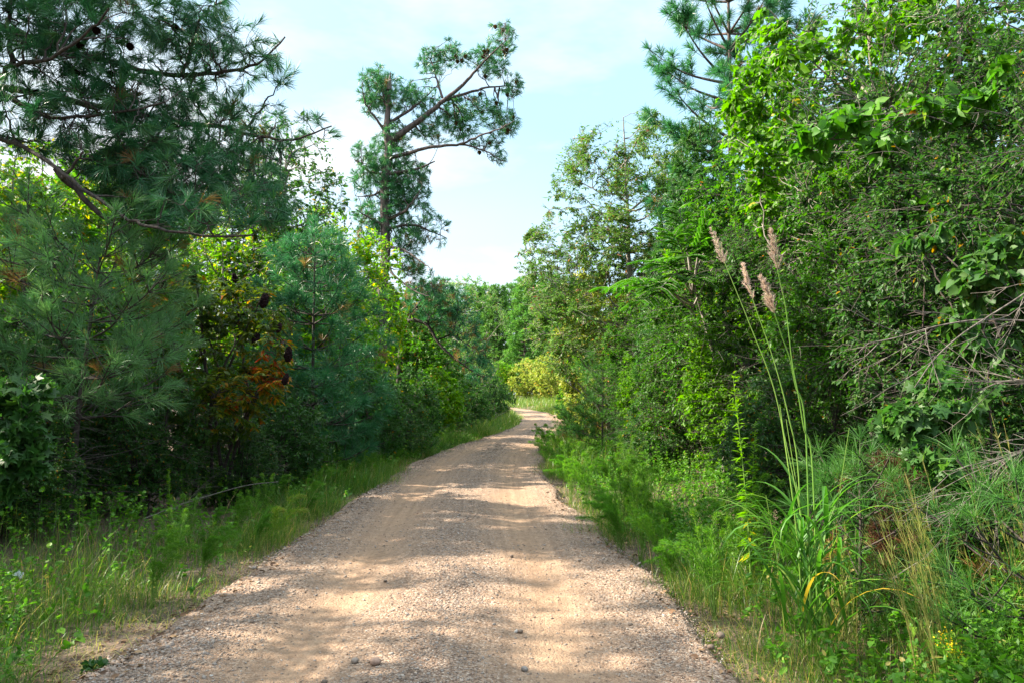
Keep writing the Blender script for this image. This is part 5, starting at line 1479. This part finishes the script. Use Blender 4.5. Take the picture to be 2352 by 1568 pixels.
for k_, (var, x, y, s) in enumerate([('dark', -9, 33, 1.0), ('sweetgum', -7.5, 38, 1.0), ('dark', -8.5, 46, 1.05), ('yellowing', -6.5, 52, 1.0), ('dark', 8.5, 38, 1.0), ('sweetgum', 10.5, 47, 1.1), ('dark', 9.0, 58, 1.1), ('dark', -6.5, 60, 1.1), ('dark', 12, 28, 1.1), ('dark', -13, 26, 1.0), ('sweetgum', 13, 70, 1.3), ('dark', 17, 84, 1.4)]):
    place('tree', var, x, y, s, ('shady tree in the depth of the left-hand wood' if x < 0 else 'shady tree in the depth of the right-hand wood'), 'trees deep in the wood', k_ * 2.3)

# ---------------------------------------------------------------- grass, undergrowth, litter (nobody could count them)
def verge_grass(side, seed):
    rng = np.random.default_rng(seed)
    g = Geo()
    N = 150000
    y = 3.0 + 62 * rng.uniform(0, 1, N) ** 2.3
    o_ = rng.gamma(1.5, .58, N) + rng.normal(0, .12, N) - (.12 if side > 0 else .05)
    d0 = halfw(y) - .02
    wob = .17 * sines(seed + 9, 6, 1.3)(np.stack([0 * y, y, 0 * y], -1))
    x = centre(y) + side * (d0 + o_ - .06 + wob - np.where(side > 0, .25 * np.clip((9 - y) / 3, 0, 1), 0))
    ok = (o_ < 3.4)
    P = np.stack([x, y, np.zeros(N)], -1)
    cl = sines(seed + 1, 8, 1.6)(P); c2 = sines(seed + 2, 8, .5)(P)
    ok &= rng.uniform(0, 1, N) < np.clip(.55 + .45 * cl, .08, 1) * np.clip(.22 + o_ * 1.1, 0, 1)
    x, y, o_, cl, c2 = x[ok], y[ok], o_[ok], cl[ok], c2[ok]
    n = len(x)
    z = ground_z(x, y)
    far_ = np.clip((y - 8) / 30, 0, 1)
    H = (.05 + .22 * np.clip(o_ / 1.1, 0, 1) + .09 * cl) * np.exp(rng.normal(0, .4, n))
    H = np.clip(H, .03, .95) * (1 if side > 0 else .85)
    H *= 1 + .45 * far_
    W = rng.uniform(.0030, .0062, n) * (1 + 2.0 * far_)
    lean = rng.normal(0, .38, (n, 2)) + np.array([-side * .22, -.05])
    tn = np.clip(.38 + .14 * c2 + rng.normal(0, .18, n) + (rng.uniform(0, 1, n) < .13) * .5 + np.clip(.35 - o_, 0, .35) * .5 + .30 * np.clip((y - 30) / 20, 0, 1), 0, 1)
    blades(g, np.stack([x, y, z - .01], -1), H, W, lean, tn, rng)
    # tall sunlit grass round the far bend
    n2 = 16000
    y2 = rng.uniform(36, 96, n2); o2 = rng.gamma(1.6, 1.3, n2)
    x2 = centre(y2) + side * (halfw(y2) + o2)
    if side > 0:
        x2 = np.where(y2 > 60, np.maximum(x2, centre(y2) + 2.2) + rng.uniform(0, 5, n2), x2)
    P2 = np.stack([x2, y2, ground_z(x2, y2) - .02], -1)
    blades(g, P2, rng.uniform(.35, .95, n2) * np.clip(.4 + o2, .4, 1), rng.uniform(.02, .04, n2), rng.normal(0, .3, (n2, 2)), np.clip(.66 + rng.normal(0, .14, n2), 0, 1), rng)
    # bent dead straw near the gravel
    n3 = 4500
    y3 = 3.1 + 24 * rng.uniform(0, 1, n3) ** 1.9; o3 = rng.gamma(1.8, .35, n3) - .05
    x3 = centre(y3) + side * (halfw(y3) + o3)
    blades(g, np.stack([x3, y3, ground_z(x3, y3)], -1), rng.uniform(.06, .20, n3), rng.uniform(.003, .005, n3), rng.normal(0, 1.5, (n3, 2)), rng.uniform(.84, 1, n3), rng, .9)
    print('grass', side, n)
    return g.mesh('grass', M['grass_leaf'])
tag(link('grass', verge_grass(-1, 301)), 'green grass of the shady left verge', 'grass', kind='stuff')
tag(link('grass', verge_grass(1, 302)), 'green grass of the right verge', 'grass', kind='stuff')

def undergrowth(side, seed):
    """Low broad-leaved ground cover on the verge and under the bushes."""
    rng = np.random.default_rng(seed)
    g = Geo()
    N = 13500
    y = 3.2 + 45 * rng.uniform(0, 1, N) ** 2.0
    o_ = .30 + rng.gamma(1.9, .95, N)
    x = centre(y) + side * (halfw(y) + .08 + o_)
    P = np.stack([x, y, ground_z(x, y)], -1)
    ok = rng.uniform(0, 1, N) < np.clip(.5 + .5 * sines(seed + 3, 8, 1.2)(P), .1, 1)
    P = P[ok]; n = len(P); o_ = o_[ok]
    h = np.clip(.10 + .22 * np.clip(o_, 0, 2), .05, .7) * rng.uniform(.5, 1.3, n)
    e = P + np.stack([rng.normal(0, .10, n), rng.normal(0, .10, n), h], 1)
    PL = np.stack([P, P * .6 + e * .4 + np.array([0, 0, .02]), P * .25 + e * .75, e], 1)
    tubes(g, PL, np.tile(np.linspace(.003, .001, 4), (n, 1)), 3, .2)
    kind = rng.integers(0, 3, n)
    for q, (sh, L, per) in enumerate((('oval', .036, 16), ('diamond', .030, 22), ('heart', .034, 12))):
        leafy(rng, g, PL[kind == q], per, L, sh, (.05, .75, .03), 1.0, .1, 1.0, .25, 1.0)
    return g.mesh('undergrowth', M['weed_leaf'])
tag(link('undergrowth', undergrowth(-1, 311)), 'low leafy ground cover in the shade left of the road', 'undergrowth', kind='stuff')
tag(link('undergrowth', undergrowth(1, 312)), 'low leafy ground cover on the right verge', 'undergrowth', kind='stuff')

rng = np.random.default_rng(320)
g = Geo()
N = 9000
y = 3.2 + 30 * rng.uniform(0, 1, N) ** 2
sd = np.where(rng.uniform(0, 1, N) < .6, -1, 1)
x = centre(y) + sd * (halfw(y) - .15 + rng.gamma(1.5, .8, N))
P = np.stack([x, y, np.maximum(ground_z(x, y), np.where(np.abs(x - centre(y)) < halfw(y) + .12, road_z(x, y), -9)) + .008], -1)
a = rng.uniform(0, 6.28, N)
leaves(g, P, np.stack([np.cos(a), np.sin(a), rng.normal(0, .2, N)], 1), np.tile([0, 0, 1.0], (N, 1)) + rng.normal(0, .35, (N, 3)), rng.uniform(.02, .06, N), 'oval', rng.uniform(0, 1, N))
tag(link('leaf_litter', g.mesh('leaf_litter', M['litter_leaf'])), 'brown fallen leaves along the road edges', 'leaf litter', kind='stuff')

# small bits in the left foreground
def leaf_tuft(label, x, y, r, seed):
    rng = np.random.default_rng(seed)
    st, lf = Geo(), Geo()
    n = 60
    A = np.zeros((n, 3)); d = unit(rng.normal(0, 1, (n, 3)) * np.array([1, 1, .6]) + np.array([0, 0, .8])); B = d * r * rng.uniform(.5, 1, (n, 1))
    P = np.stack([A, A * .5 + B * .5 + np.array([0, 0, .01]), B], 1)
    tubes(st, P, np.tile(np.array([.002, .0015, .001]), (n, 1)), 3, .4)
    leafy(rng, lf, P, 6, .035, 'oval', (0, .5, 0), 1.2, .1, .9, .4)
    make('leafy_tuft', label, 'plant', (st.mesh('tuft_stem', M['green_stem']), lf.mesh('tuft_leaf', M['dark_leaf'])), gpt(x, y), None, 0, 1, ('stem', 'foliage'))
leaf_tuft('small dark round leafy tuft on the gravel at the bottom left', -2.42, 4.75, .09, 5)
g = Geo()
V = np.array([(x, .05 * math.sin(q * 2.1) * .3 + y, .012 * math.sin(3 * x * 20) + .02 * (y > 0)) for q, x in enumerate(np.linspace(-.06, .06, 7)) for y in (-.022, .022)])
g.add(V, np.array([(2 * q, 2 * q + 2, 2 * q + 3, 2 * q + 1) for q in range(6)]), .5)
m_, t_, o_ = newmat('pale_scrap')
p_ = t_.nodes.new('ShaderNodeBsdfPrincipled'); p_.inputs['Base Color'].default_value = (.62, .66, .70, 1); p_.inputs['Roughness'].default_value = .5
t_.links.new(p_.outputs[0], o_.inputs['Surface'])
so = link('paper_scrap', g.mesh('paper_scrap', m_), None, gpt(-4.2, 6.85, .10), .4)
so.rotation_euler = (.7, .1, .3)
tag(so, 'small whitish scrap caught in the weeds at the left edge', 'litter')
